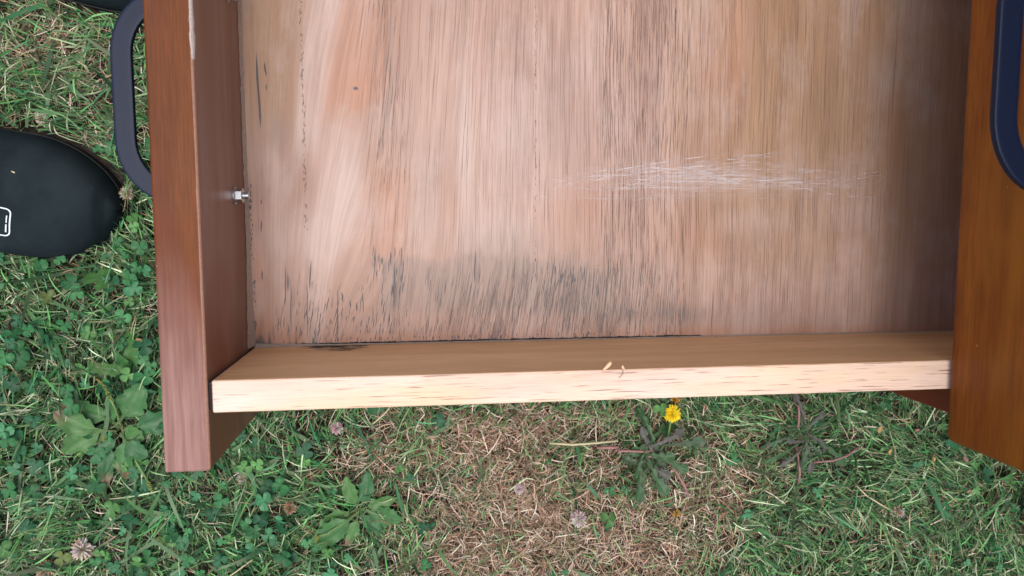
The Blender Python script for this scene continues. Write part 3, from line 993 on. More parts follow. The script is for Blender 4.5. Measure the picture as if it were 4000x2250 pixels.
# ------------------------------------------------------------------ lawn
def leafy_mat(name, rough=0.45, transl=0.25, vein=False, spec=0.4):
    t = NT(name)
    co = t.coord()
    c = t.attr('tint')
    nz = t.noise(co, 260, 3, 0.6)
    c = t.mix(0.5, c, t.mix(nz, (0.6, 0.6, 0.6, 1), (1.45, 1.45, 1.4, 1)), 'MULTIPLY')
    if vein:
        uvc = t.coord('UV')
        s = t.n('ShaderNodeSeparateXYZ'); t.l(uvc, s.inputs[0])
        # v.x = across (-1..1) , v.y = along
        ax = t.math('ABSOLUTE', s.outputs[0])
        ribs = t.math('ABSOLUTE', t.math('SINE', t.math('MULTIPLY', ax, 7.8)))
        rb = t.math('SUBTRACT', 1.0, t.ramp(ribs, 0.0, 0.22))
        c = t.mix(t.math('MULTIPLY', rb, 0.35), c, (0.16, 0.26, 0.09, 1))
        mot = t.noise(co, 70, 4, 0.7)
        c = t.mix(t.math('MULTIPLY', t.ramp(mot, 0.58, 0.72), 0.35), c, (0.10, 0.10, 0.04, 1))
    t.l(c, t.b.inputs['Base Color'])
    t.b.inputs['Roughness'].default_value = rough
    t.b.inputs['Specular IOR Level'].default_value = spec
    tr = t.n('ShaderNodeBsdfTranslucent'); t.l(c, tr.inputs[0])
    mx = t.n('ShaderNodeMixShader'); mx.inputs[0].default_value = transl
    t.l(t.b.outputs[0], mx.inputs[1]); t.l(tr.outputs[0], mx.inputs[2]); t.l(mx.outputs[0], t.out.inputs[0])
    if vein: t.bump(rb, 0.4, 0.0006)
    return t.m


M_grass = leafy_mat('grass_blade', 0.5, 0.14, spec=0.3)
M_straw = leafy_mat('dry_grass', 0.7, 0.08, spec=0.15)
M_clover = leafy_mat('clover_leaf', 0.5, 0.15, spec=0.3)
M_leaf = leafy_mat('broad_leaf', 0.45, 0.2, vein=True)
M_petal = leafy_mat('petal', 0.6, 0.25)


def dryness(x, y):
    """0 green .. 1 dry, in metres"""
    X = np.asarray(x) * 1000; Y = np.asarray(y) * 1000
    d = 0.9 * blob(X, Y, 205, -160, 90, 42) + 0.75 * blob(X, Y, 130, -90, 85, 36) + 0.65 * blob(X, Y, 380, -150, 48, 30) + 0.8 * blob(X, Y, 200, -225, 110, 50)
    d += 0.45 * blob(X, Y, -180, 235, 60, 40) + 0.35 * blob(X, Y, -120, 170, 40, 60) + 0.35 * blob(X, Y, -215, -215, 40, 60) + 0.5 * blob(X, Y, 330, -215, 60, 40)
    d += 0.55 * blob(X, Y, 240, -80, 60, 22) + 0.3 * blob(X, Y, 560, -210, 60, 40)
    d = d * 0.95 - 0.25 * sm(440, 520, X) - 0.15 * sm(40, -60, X) + 0.8 * (fbm(X / 60, Y / 60, 77) - 0.5) + 0.06
    return np.clip(d, 0.02, 1)


def cloveryness(x, y):
    X = np.asarray(x) * 1000; Y = np.asarray(y) * 1000
    d = 0.7 * sm(20, -60, X) * sm(210, 60, Y) + 1.2 * blob(X, Y, -170, -30, 60, 35) + 0.7 * blob(X, Y, -30, -120, 80, 50) + 0.6 * blob(X, Y, -90, -200, 140, 40)
    d += 0.45 * blob(X, Y, 110, -120, 50, 25) + 0.4 * blob(X, Y, 270, -150, 30, 40) + 0.25 * sm(540, 600, X) + 0.5 * blob(X, Y, 30, -50, 35, 20) + 0.05
    return np.clip(d * (0.35 + 1.3 * fbm(X / 40, Y / 40, 55)), 0, 1.3)


# places where nothing grows up through: soles, feet of the cabinet
def blocked(x, y):
    X = np.asarray(x); Y = np.asarray(y)
    b = np.zeros(X.shape, bool)
    for toe, a in ((SHOE_TOE, math.radians(-6)), ((-0.058, 0.2835), math.radians(-17))):
        lx = (X - toe[0]) * math.cos(a) + (Y - toe[1]) * math.sin(a)
        ly = -(X - toe[0]) * math.sin(a) + (Y - toe[1]) * math.cos(a)
        s = -lx / SH_L
        sc_ = np.clip(s, 0, 1)
        e = np.sqrt(np.clip(1 - (1 - np.minimum(1, sc_ / 0.24)) ** 2, 0, 1))
        b |= (s > 0.0) & (s < 1.0) & (np.abs(ly) < 0.046 * e)
    for xx in (CX + 0.03, 0.83):
        for yy in (-0.012, 0.345): b |= (np.abs(X - xx) < 0.024) & (np.abs(Y - yy) < 0.013)
    return b


def in_shoe(x, y):
    return blocked(x, y)


def blades(n, region, segs, Lr, Wr, zr_, pitch, dpitch, dhead, colf, seed, dens=None, comb=None, fade=None):
    """vectorised bent ribbons lying in the sward; returns V, F, colour"""
    R = np.random.default_rng(seed)
    xs = R.uniform(region[0], region[1], n * 3); ys = R.uniform(region[2], region[3], n * 3)
    keep = ~blocked(xs, ys)
    if dens is not None: keep &= R.random(n * 3) < dens(xs, ys)
    xs = xs[keep][:n]; ys = ys[keep][:n]; n = len(xs)
    L = R.uniform(*Lr, n) * (0.6 + 0.8 * R.random(n)); Wd = R.uniform(*Wr, n)
    h = R.uniform(0, 2 * np.pi, n)
    if comb is not None:
        ang = comb(xs, ys); sel = R.random(n) < 0.55
        h = np.where(sel, ang + R.normal(0, 0.45, n), h)
    ph = np.radians(R.uniform(*pitch, n)); dp = np.radians(R.uniform(*dpitch, n)); dh = np.radians(R.normal(0, dhead, n))
    roll = R.normal(0, 0.55, n)
    z0 = ground_z(xs, ys) + R.uniform(*zr_, n)
    P = np.zeros((n, segs + 1, 3)); P[:, 0] = np.stack([xs, ys, z0], -1)
    T = np.zeros((n, segs + 1, 3))
    kink = R.integers(1, segs + 1, n); kk = (R.random(n) < 0.18) * R.normal(0, 0.7, n)
    for s in range(segs + 1):
        hh = h + dh * s / segs + kk * (s >= kink); pp = ph + dp * s / segs
        T[:, s] = np.stack([np.cos(hh) * np.cos(pp), np.sin(hh) * np.cos(pp), np.sin(pp)], -1)
        if s < segs: P[:, s + 1] = P[:, s] + T[:, s] * (L / segs)[:, None]
    # keep above the soil
    zg = ground_z(P[..., 0], P[..., 1]) + 0.0006
    P[..., 2] = np.maximum(P[..., 2], zg)
    side = np.cross(T, np.array([0, 0, 1.0])); side /= np.linalg.norm(side, axis=-1, keepdims=True) + 1e-9
    nrm = np.cross(side, T)
    rl = roll[:, None] + np.linspace(0, 1, segs + 1)[None] * R.normal(0, 0.8, n)[:, None]
    wv = side * np.cos(rl)[..., None] + nrm * np.sin(rl)[..., None]
    q = np.linspace(0, 1, segs + 1)
    prof = np.where(q < 0.35, 0.75 + 0.25 * q / 0.35, np.clip(1 - ((q - 0.35) / 0.65) ** 2.2, 0.04, 1))
    cut = R.random(n) < 0.35                    # mown: blunt tips
    pr = np.where(cut[:, None], np.maximum(prof, 0.6)[None], prof[None])
    hwid = (Wd[:, None] * pr / 2)[..., None]
    V = np.stack([P - wv * hwid, P + wv * hwid], 2)          # n, s+1, 2, 3
    # drop blades that would pass through a shoe
    bad = blocked(P[..., 0], P[..., 1]) & (P[..., 2] < 0.05)
    ok = ~bad.any(1)
    V = V[ok]; col = colf(R, xs, ys, q)[ok]                    # n, s+1, 3
    m = len(V)
    col = np.repeat(col[:, :, None, :], 2, 2).reshape(-1, 3)
    base = (np.arange(m) * (segs + 1) * 2)[:, None]; j = np.arange(segs)[None] * 2
    F = np.stack([base + j, base + j + 1, base + j + 3, base + j + 2], -1).reshape(-1, 4)
    return V.reshape(-1, 3), F, col


def clump(x, y):
    return np.clip(0.18 + 1.5 * sm(0.32, 0.66, fbm(np.asarray(x) * 75, np.asarray(y) * 75, 66, 2)), 0, 1)


def weeds(x, y):
    X = np.asarray(x) * 1000; Y = np.asarray(y) * 1000
    return 1 - 0.62 * np.clip(blob(X, Y, -140, -74, 44, 42) + blob(X, Y, 52, -150, 38, 30) + 0.8 * blob(X, Y, 320, -112, 40, 38) + 0.7 * blob(X, Y, 453, -102, 30, 32) + blob(X, Y, -128, -24, 18, 14), 0, 1)


def comb_dir(x, y):
    return 2 * np.pi * fbm(np.asarray(x) * 7, np.asarray(y) * 7, 91, 2) * 1.6


def col_green(R, xs, ys, q):
    n = len(xs)
    pal = np.array([[0.045, 0.165, 0.045], [0.055, 0.205, 0.060], [0.085, 0.265, 0.075], [0.040, 0.150, 0.065], [0.21, 0.36, 0.17], [0.018, 0.075, 0.028], [0.40, 0.52, 0.33], [0.060, 0.225, 0.10], [0.14, 0.35, 0.12], [0.030, 0.11, 0.040]])
    c = pal[R.integers(0, len(pal), n)] * np.array([1.25, 1.18, 1.18]) * R.uniform(0.35, 1.55, (n, 1))
    dr = dryness(xs, ys)
    t = np.clip(dr * 0.4 - 0.05 + R.normal(0, 0.14, n), 0, 0.9)[:, None]
    c = c * (1 - t) + np.array([0.24, 0.21, 0.11]) * t
    tipd = (R.random(n) < 0.45)[:, None] * np.clip((q[None] - R.uniform(0.55, 0.95, n)[:, None]) / 0.2, 0, 1)
    base = np.clip(1 - q / 0.22, 0, 1)[None] * 0.5
    cc = c[:, None, :] * np.ones((1, len(q), 1))
    cc = cc * (1 - tipd[..., None]) + np.array([0.40, 0.36, 0.20]) * tipd[..., None]
    cc = cc * (1 - base[..., None]) + np.array([0.30, 0.32, 0.20]) * base[..., None]
    return cc


def col_straw(R, xs, ys, q):
    n = len(xs)
    pal = np.array([[0.44, 0.30, 0.20], [0.58, 0.44, 0.32], [0.25, 0.15, 0.10], [0.58, 0.48, 0.37], [0.38, 0.22, 0.15], [0.14, 0.09, 0.06], [0.66, 0.58, 0.47], [0.30, 0.26, 0.16]])
    c = pal[R.integers(0, len(pal), n)] * np.array([1.12, 1.08, 1.12]) * R.uniform(0.6, 1.3, (n, 1))
    return c[:, None, :] * (0.85 + 0.3 * R.random((n, len(q), 1)))


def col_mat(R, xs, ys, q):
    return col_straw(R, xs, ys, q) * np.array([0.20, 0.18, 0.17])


core = (-0.34, 0.80, -0.34, 0.40)
outer = (-1.6, 1.9, -1.6, 1.7)
not_core = lambda x, y: ((x < core[0] + .03) | (x > core[1] - .03) | (y < core[2] + .03) | (y > core[3] - .03)) * 1.0
vis = lambda x, y: np.where((x > 0.04) & (x < 0.46) & (y > 0.03), 0.25, 1.0)     # sparse in the deep shade below the drawer
def add(name, parts, mat):
    Vs, Fs, Cs = [], [], []; off = 0
    for V, F, c in parts:
        Vs.append(V); Fs.append(F + off); Cs.append(c); off += len(V)
    o = obj_np(name, np.vstack(Vs), np.vstack(Fs), mat, col=np.vstack(Cs))
    return o


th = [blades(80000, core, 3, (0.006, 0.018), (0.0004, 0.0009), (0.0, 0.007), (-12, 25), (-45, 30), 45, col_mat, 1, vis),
      blades(95000, core, 3, (0.005, 0.015), (0.00035, 0.0008), (0.003, 0.013), (-8, 35), (-45, 20), 40, col_straw, 2, lambda x, y: vis(x, y) * (0.04 + 1.0 * dryness(x, y))),
      blades(18000, core, 4, (0.008, 0.022), (0.0004, 0.0010), (0.008, 0.018), (0, 40), (-50, 5), 40, col_straw, 3, lambda x, y: vis(x, y) * weeds(x, y) * (0.12 + 0.9 * dryness(x, y))),
      blades(34000, outer, 3, (0.015, 0.045), (0.001, 0.0022), (0.0, 0.012), (-5, 35), (-50, 20), 50, col_straw, 4, not_core)]
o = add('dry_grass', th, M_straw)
tag(o, 'matted tan and brown dead grass between the green blades', 'dry grass', kind='stuff')
gr_ = [blades(68000, core, 4, (0.008, 0.022), (0.0005, 0.0012), (0.001, 0.012), (5, 65), (-55, 5), 22, col_green, 11, lambda x, y: vis(x, y) * clump(x, y) * (1.0 - 0.86 * dryness(x, y)), comb_dir),
       blades(30000, core, 4, (0.013, 0.030), (0.0007, 0.0015), (0.003, 0.018), (0, 55), (-60, -5), 24, col_green, 12, lambda x, y: vis(x, y) * clump(x, y) * weeds(x, y) * (1.0 - 0.93 * dryness(x, y)), comb_dir),
       blades(2200, core, 7, (0.022, 0.048), (0.0022, 0.0038), (0.006, 0.016), (5, 40), (-60, -10), 25, lambda R, a, b, q: np.minimum(col_green(R, a, b, q) * 0.75, np.array([0.12, 0.20, 0.10])), 13, lambda x, y: vis(x, y) * weeds(x, y) * np.clip(1.0 - 1.1 * dryness(x, y), 0, 1) * (0.35 + 0.65 * (x < 0))),
       blades(125000, outer, 3, (0.018, 0.045), (0.0013, 0.0028), (0.001, 0.012), (10, 60), (-75, -5), 35, col_green, 14, not_core, comb_dir)]
o = add('grass', gr_, M_grass)
tag(o, 'short bluish-green mown lawn grass', 'grass', kind='stuff')


# clover: three rounded, notched, slightly folded leaflets on a thin stalk
def clover_field(n, region, dens, seed, size=(0.0036, 0.0066), hz=(0.012, 0.028)):
    R = np.random.default_rng(seed)
    xs = R.uniform(region[0], region[1], n * 6); ys = R.uniform(region[2], region[3], n * 6)
    k = (R.random(n * 6) < dens(xs, ys)) & ~blocked(xs, ys)
    xs = xs[k][:n]; ys = ys[k][:n]; n = len(xs)
    # leaflet template in its own plane: x along, y across; 5 rows x 5 columns
    rows = np.array([0.0, 0.28, 0.55, 0.82, 1.0]); half = np.array([0.06, 0.34, 0.50, 0.46, 0.22])
    cols_ = np.array([-1, -0.5, 0, 0.5, 1.0])
    tx = rows[:, None] * np.ones(5)[None]; ty = half[:, None] * cols_[None]
    tx[-1, 2] = 0.92; tx[-1, 0] = tx[-1, 4] = 0.95; tx[-2, 0] = tx[-2, 4] = 0.84
    fold = np.abs(cols_)[None] * half[:, None]
    Vt_ = np.stack([tx, ty, 0 * tx], -1)
    shade = np.ones((5, 5)); shade[2, 1] = shade[2, 3] = 1.35; shade[1, 2] = 1.3; shade[:, 2] *= 0.92
    allV = []; allC = []
    col0 = np.array([1.0, 0.92, 0.9]) * np.array([[0.030, 0.140, 0.050], [0.042, 0.175, 0.062], [0.020, 0.100, 0.045], [0.085, 0.230, 0.070], [0.050, 0.190, 0.090]])[R.integers(0, 5, n)] * R.uniform(0.75, 1.3, (n, 1))
    yel = R.random(n) < 0.05
    col0[yel] = np.array([0.11, 0.15, 0.045])
    size_ = R.uniform(*size, n); zc_ = R.uniform(*hz, n) + ground_z(xs, ys)
    tiltd = R.uniform(0, 2 * np.pi, n); tilta = np.abs(R.normal(0, 0.40, n)); h0 = R.uniform(0, 2 * np.pi, n)
    fold_a = R.uniform(0.0, 0.55, n); droop = R.uniform(-0.35, 0.45, n)
    for q in range(3):
        a = h0 + q * 2 * np.pi / 3 + R.normal(0, 0.13, n)
        sz = size_ * R.uniform(0.85, 1.12, n)
        vx = Vt_[None, ..., 0] * sz[:, None, None]; vy = Vt_[None, ..., 1] * sz[:, None, None] * 1.06
        vz = fold[None] * sz[:, None, None] * np.tan(fold_a)[:, None, None] - (Vt_[None, ..., 0] ** 2) * (sz * droop)[:, None, None]
        X_ = vx * np.cos(a)[:, None, None] - vy * np.sin(a)[:, None, None]
        Y_ = vx * np.sin(a)[:, None, None] + vy * np.cos(a)[:, None, None]
        Z_ = vz + (X_ * np.cos(tiltd)[:, None, None] + Y_ * np.sin(tiltd)[:, None, None]) * np.tan(tilta)[:, None, None]
        P = np.stack([X_ + xs[:, None, None], Y_ + ys[:, None, None], np.maximum(Z_ + zc_[:, None, None], 0.004)], -1)
        allV.append(P)
        allC.append(col0[:, None, None, :] * shade[None, ..., None] * R.uniform(0.9, 1.1, (n, 1, 1, 1)))
    V = np.stack(allV, 1).reshape(-1, 3); Cc = np.stack(allC, 1).reshape(-1, 3)
    idx = np.arange(25).reshape(5, 5)
    f0 = np.stack([idx[:-1, :-1], idx[1:, :-1], idx[1:, 1:], idx[:-1, 1:]], -1).reshape(-1, 4)
    F = (np.arange(n * 3) * 25)[:, None, None] + f0[None]
    F = F.reshape(-1, 4)
    ok = ~(in_shoe(V[:, 0], V[:, 1]).reshape(-1, 75).any(1) & True)
    F = F.reshape(n, -1, 4)[ok].reshape(-1, 4)
    # stalks
    m = n; lean = R.normal(0, 0.010, (m, 2)); segs = 3
    Ps = []
    for s in range(segs + 1):
        t = s / segs
        Ps.append(np.stack([xs + lean[:, 0] * (1 - t) ** 1.5, ys + lean[:, 1] * (1 - t) ** 1.5, zc_ * t], -1))
    Ps = np.stack(Ps, 1); w_ = np.array([[0.0004, 0.0003, 0]])
    Vs = np.stack([Ps - w_, Ps + w_], 2)[ok]
    mk = len(Vs); Cs = np.tile(np.array([[0.10, 0.17, 0.06]]), (mk * (segs + 1) * 2, 1))
    base = (np.arange(mk) * (segs + 1) * 2)[:, None]; j = np.arange(segs)[None] * 2
    Fs_ = np.stack([base + j, base + j + 1, base + j + 3, base + j + 2], -1).reshape(-1, 4)
    return [(V, F, Cc), (Vs.reshape(-1, 3), Fs_, Cs)]


cl = clover_field(800, core, lambda x, y: vis(x, y) * 0.75 * cloveryness(x, y) * weeds(x, y) * (1.0 - 0.75 * dryness(x, y)), 31)
cl += clover_field(330, core, lambda x, y: vis(x, y) * 0.6 * cloveryness(x, y) * weeds(x, y) * (1.0 - 0.85 * dryness(x, y)), 32, (0.0062, 0.0082), (0.018, 0.032))
cl += clover_field(3200, outer, lambda x, y: not_core(x, y) * 0.5, 33, (0.006, 0.009))
o = add('clover', cl, M_clover)
tag(o, 'low white-clover leaves growing through the lawn', 'clover', kind='stuff')


# ------------------------------------------------------------------ broad-leaved weeds
def leaf_mesh(name, base, heading, L, Wd, pitch, bend, col, kind, parent, seed, curl=0.25, stem=0.25, twist=0.0, mat=None, tipcol=None, side_bend=0.0):
    R = np.random.default_rng(seed)
    if kind == 'plantain': nr, nc = 26, 11
    else: nr, nc = 44, 7
    q = np.linspace(0, 1, nr); c = np.linspace(-1, 1, nc)
    if kind == 'plantain':
        t = np.clip((q - stem) / (1 - stem), 0, 1)
        hw = np.where(q < stem, 0.06 + 0.05 * q / max(stem, .01), 0.10 + 0.90 * np.sin(np.pi * np.clip(t, 0, 1) ** 0.80) ** 0.75 * (1 - 0.10 * t))
        hw[-1] = 0.03
        jag = 1 + 0.12 * np.sin(q * 34 + seed) * (t > 0.05) + 0.06 * R.normal(0, 1, nr) * (t > 0.05)
        hl = hw * jag; hr = hw * (1 + 0.08 * np.sin(q * 33 + 2 * seed) * (t > 0.05) + 0.05 * R.normal(0, 1, nr) * (t > .05))
    else:                       # dandelion: lobed, lobes pointing back to the base
        env = 0.10 + 0.90 * np.clip(q, 0, 1) ** 1.1 * np.clip((1 - q) / 0.20, 0, 1) ** 0.6
        nl = 5.0
        saw = (q * nl + seed * 0.13) % 1.0
        sawr = (q * nl + seed * 0.13 + 0.2) % 1.0
        lob = lambda s_: 0.28 + 0.72 * np.clip(1 - s_, 0, 1) ** 0.8 * sm(0.0, 0.12, s_)
        endc = sm(0.75, 0.85, q)
        hl = env * (lob(saw) * (1 - endc) + endc); hr = env * (lob(sawr) * (1 - endc) + endc)
        hl[-1] = hr[-1] = 0.02
    h = heading + side_bend * q ** 1.5
    p = pitch + bend * q
    dx = np.cos(h) * np.cos(p); dy = np.sin(h) * np.cos(p); dz = np.sin(p)
    cum = lambda a: np.concatenate([[0], np.cumsum((a[:-1] + a[1:]) / 2)]) * L / (nr - 1)
    cx_, cy_, cz_ = cum(dx), cum(dy), cum(dz)
    half = np.where(c[None] < 0, hl[:, None], hr[:, None]) * Wd / 2
    lat = c[None] * half
    wav = 0.12 * Wd * np.sin(q[:, None] * 17 + seed + c[None] * 1.5) * np.abs(c[None]) ** 2 * (half / (Wd / 2)) if kind == 'plantain' else 0.10 * Wd * np.sin(q[:, None] * 23 + seed + c[None]) * np.abs(c[None]) * (half / (Wd / 2))
    up = curl * np.abs(lat) + wav - (0.03 * Wd * np.exp(-(c[None] / 0.18) ** 2) if kind == 'plantain' else 0.04 * Wd * np.exp(-(c[None] / 0.25) ** 2))
    tw = twist * q[:, None]
    latx = lat * np.cos(tw) - up * np.sin(tw); upz = lat * np.sin(tw) + up * np.cos(tw)
    sx, sy = -np.sin(h)[:, None], np.cos(h)[:, None]
    ux = -np.cos(h)[:, None] * np.sin(p)[:, None]; uy = -np.sin(h)[:, None] * np.sin(p)[:, None]; uz = np.cos(p)[:, None]
    X_ = base[0] + cx_[:, None] + latx * sx + upz * ux
    Y_ = base[1] + cy_[:, None] + latx * sy + upz * uy
    Z_ = base[2] + cz_[:, None] + upz * uz
    Z_ = np.maximum(Z_, ground_z(X_, Y_) + 0.004)
    V = np.stack([X_, Y_, Z_], -1).reshape(-1, 3)
    idx = np.arange(nr * nc).reshape(nr, nc)
    F = np.stack([idx[:-1, :-1], idx[1:, :-1], idx[1:, 1:], idx[:-1, 1:]], -1).reshape(-1, 4)
    stemc = np.array([0.14, 0.20, 0.07]) if kind == 'plantain' else np.array([0.17, 0.11, 0.09])
    col = np.array(col)
    m = np.clip(1 - q / (stem + 0.08), 0, 1)[:, None, None] if kind == 'plantain' else (np.clip(0.8 - q, 0, 1)[:, None, None] * np.exp(-(c[None, :, None] / 0.25) ** 2))
    cc = col[None, None] * (1 - m) + stemc * m
    mott = (0.82 + 0.36 * fbm(X_ * 260, Y_ * 260, seed))[..., None]
    cc = cc * mott
    if tipcol is not None:
        e = np.clip((q[:, None] - 0.72) / 0.2 + 0.6 * (fbm(X_ * 180, Y_ * 180, seed + 9) - .5), 0, 1)[..., None]
        cc = cc * (1 - e) + np.array(tipcol) * e
    uv_ = np.stack([np.broadcast_to(c[None], (nr, nc)), np.broadcast_to(q[:, None], (nr, nc))], -1).reshape(-1, 2)
    return obj_np(name, V, F, mat or M_leaf, parent, col=cc.reshape(-1, 3), uv=uv_, smooth=True)


def spike(parent, pts, r0, head, seed):
    """plantain flower stalk with a knobbly green seed head"""
    bm = tube_np(pts, [r0] * len(pts), 7)
    st = obj_bm('flower_stalk', bm, M_stalk, parent, True)
    hp = [Vector(p) for p in head]
    bm = bmesh.new()
    rr = random.Random(seed)
    for i in range(90):
        t = rr.random(); k = t * (len(hp) - 1); a = int(min(k, len(hp) - 2)); p = hp[a].lerp(hp[a + 1], k - a)
        ang = rr.uniform(0, 6.28); r_ = 0.0013 * (1 - 0.5 * t)
        q = p + Vector((math.cos(ang) * r_, math.sin(ang) * r_ * .7, math.sin(ang * 1.7) * r_))
        mt = Matrix.Translation(q) @ Euler((rr.uniform(0, 3), rr.uniform(0, 3), 0)).to_matrix().to_4x4() @ Matrix.Diagonal((1, .7, .7, 1))
        bmesh.ops.create_icosphere(bm, subdivisions=1, radius=0.0008, matrix=mt)
    obj_bm('seed_head', bm, M_seed, parent, True)


M_stalk = plain('pale_green_stalk', (0.14, 0.22, 0.06, 1), 0.5, 0, 0.2, 200)
M_seed = plain('yellow_green_seeds', (0.17, 0.19, 0.035, 1), 0.6, 0, 0.35, 500)
M_pinkstem = plain('pinkish_dandelion_stalk', (0.30, 0.15, 0.14, 1), 0.55, 0, 0.3, 150)

G1, G2, G3 = (0.060, 0.175, 0.055), (0.048, 0.150, 0.058), (0.085, 0.200, 0.060)
BR = (0.20, 0.13, 0.08)
p1 = empty('plantain', (-0.138, -0.072, 0.004), 'large ragged plantain rosette with seed spikes, left of the lower drawer corner', 'plantain')
b1 = (-0.138, -0.072, 0.020)
D = math.radians
for i, (hd, L, Wd, pt, bd, c, tc) in enumerate((
        (146, .062, .024, 20, -24, G1, BR), (168, .058, .022, 28, -34, G3, BR), (196, .056, .024, 18, -22, G3, None), (226, .034, .012, 34, -34, G2, None),
        (46, .052, .028, 24, -30, G1, None), (104, .040, .013, 44, -44, G1, None), (8, .050, .026, 18, -28, G2, None), (-20, .030, .016, 36, -40, G3, None),
        (-52, .036, .018, 24, -24, G2, None), (-80, .054, .024, 12, -18, G1, BR), (-112, .058, .015, 10, -16, G2, BR))):
    leaf_mesh('leaf', (b1[0] + .003 * math.cos(i * 2.2), b1[1] + .003 * math.sin(i * 3.7), b1[2] - .004 + .0011 * ((i * 5) % 7)), D(hd), L * .84, Wd * .84, D(pt * .7), D(bd * .8), c, 'plantain', p1, 100 + i, 0.18, 0.34, 0.5 * math.sin(i * 2.3), tipcol=tc, side_bend=0.5 * math.cos(i * 3.1))
spike(p1, [(-.137, -.071, .014), (-.135, -.060, .028), (-.135, -.050, .034), (-.137, -.043, .036)], .0008, [(-.137, -.043, .036), (-.139, -.036, .037), (-.142, -.031, .036), (-.147, -.028, .034)], 1)
spike(p1, [(-.136, -.077, .014), (-.128, -.092, .024), (-.120, -.106, .026), (-.116, -.116, .024)], .0009, [(-.116, -.116, .024), (-.115, -.121, .023), (-.114, -.125, .021)], 2)
spike(p1, [(-.140, -.074, .014), (-.144, -.076, .018), (-.149, -.077, .020)], .0007, [(-.149, -.077, .020), (-.1505, -.080, .020), (-.150, -.083, .019)], 3)
p2 = empty('plantain', (0.052, -0.150, 0.004), 'wavy-leaved plantain rosette below the rail, left of the dry patch', 'plantain')
b2 = (0.052, -0.150, 0.020)
for i, (hd, L, Wd, pt, bd, c, tc) in enumerate((
        (196, .046, .021, 16, -22, G3, None), (218, .056, .024, 12, -18, G1, None), (112, .040, .016, 30, -34, G3, None), (66, .042, .017, 26, -34, G2, None),
        (22, .040, .016, 22, -34, G3, None), (-14, .044, .022, 16, -28, G1, None), (-58, .034, .014, 24, -26, G2, None), (-105, .036, .013, 20, -26, G3, BR))):
    leaf_mesh('leaf', (b2[0], b2[1], b2[2] - .003 + .0012 * ((i * 5) % 6)), D(hd), L * .86, Wd * .82, D(pt * .7), D(bd * .8), c, 'plantain', p2, 200 + i, 0.25, 0.26, 0.45 * math.sin(i * 1.9), tipcol=tc, side_bend=0.5 * math.cos(i * 2.1))
spike(p2, [(.050, -.152, .014), (.040, -.158, .024), (.026, -.166, .028), (.018, -.168, .028)], .0007, [(.018, -.168, .028), (.017, -.171, .027), (.016, -.174, .026)], 4)
# small broad leaves beside the front
p3 = empty('plantain', (-0.128, -0.022, 0.004), 'small upright plantain with folded leaves, above the large one beside the drawer front', 'plantain')
for i, (hd, L, Wd, pt, bd) in enumerate(((75, .032, .013, 35, -20), (40, .026, .010, 30, -20), (170, .034, .011, 20, -24), (110, .026, .009, 50, -30))):
    leaf_mesh('leaf', (-0.128, -0.026, 0.012), D(hd), L, Wd, D(pt), D(bd), G1 if i % 2 else G3, 'plantain', p3, 300 + i, 0.6, 0.15)

DG1, DG2, DG3 = (0.055, 0.130, 0.055), (0.075, 0.120, 0.070), (0.105, 0.100, 0.095)
d1 = empty('dandelion', (0.322, -0.110, 0.004), 'dandelion with dark jagged leaves around one open yellow flower, under the rail', 'dandelion')
rr = random.Random(5)
for i in range(22):
    hd = [95, 118, 140, 160, 176, 192, 205, 222, 238, 252, 262, 274, 285, 297, 310, 328, 345, 5, 25, 48, 70, 270][i]
    leaf_mesh('leaf', (0.309 + rr.uniform(-.012, .012), -0.111 + rr.uniform(-.010, .010), 0.017 + rr.uniform(0, .008)), D(hd + rr.uniform(-16, 16)), rr.uniform(.018, .048), rr.uniform(.008, .015), D(rr.uniform(4, 40)), D(rr.uniform(-48, -10)),
              [DG1, DG2, DG3, DG1][i % 4], 'dandelion', d1, 400 + i, 0.2, 0.1, rr.uniform(-.7, .7), side_bend=rr.uniform(-.9, .9))
def pinkstalk(parent, pts, r=0.0011): return obj_bm('stalk', tube_np(pts, r, 7), M_pinkstem, parent, True)
pinkstalk(d1, [(.322, -.116, .016), (.330, -.128, .026), (.337, -.140, .028), (.341, -.150, .026)])
pinkstalk(d1, [(.316, -.110, .016), (.300, -.108, .024), (.284, -.106, .026), (.276, -.106, .026)])
pinkstalk(d1, [(.322, -.113, .014), (.310, -.112, .022), (.302, -.114, .024)], .001)
d2 = empty('dandelion', (0.452, -0.100, 0.004), 'flowerless dandelion rosette with pinkish stalks, below the right end of the rail', 'dandelion')
for i in range(17):
    hd = [92, 110, 130, 150, 172, 190, 210, 232, 250, 268, 285, 305, 325, 345, 8, 32, 60][i]
    leaf_mesh('leaf', (0.453 + rr.uniform(-.004, .004), -0.102 + rr.uniform(-.004, .004), 0.016 + rr.uniform(0, .008)), D(hd + rr.uniform(-16, 16)), rr.uniform(.018, .050), rr.uniform(.005, .011), D(rr.uniform(4, 40)), D(rr.uniform(-48, -10)),
              [DG1, DG3, DG2][i % 3], 'dandelion', d2, 500 + i, 0.2, 0.1, rr.uniform(-.7, .7), side_bend=rr.uniform(-.9, .9))
pinkstalk(d2, [(.445, -.100, .016), (.444, -.088, .024), (.443, -.078, .026), (.442, -.070, .026)])
pinkstalk(d2, [(.446, -.106, .014), (.446, -.120, .022), (.447, -.134, .024), (.448, -.145, .020)])
pinkstalk(d2, [(.462, -.126, .020), (.478, -.124, .024), (.492, -.120, .024), (.505, -.112, .022)], .0010)


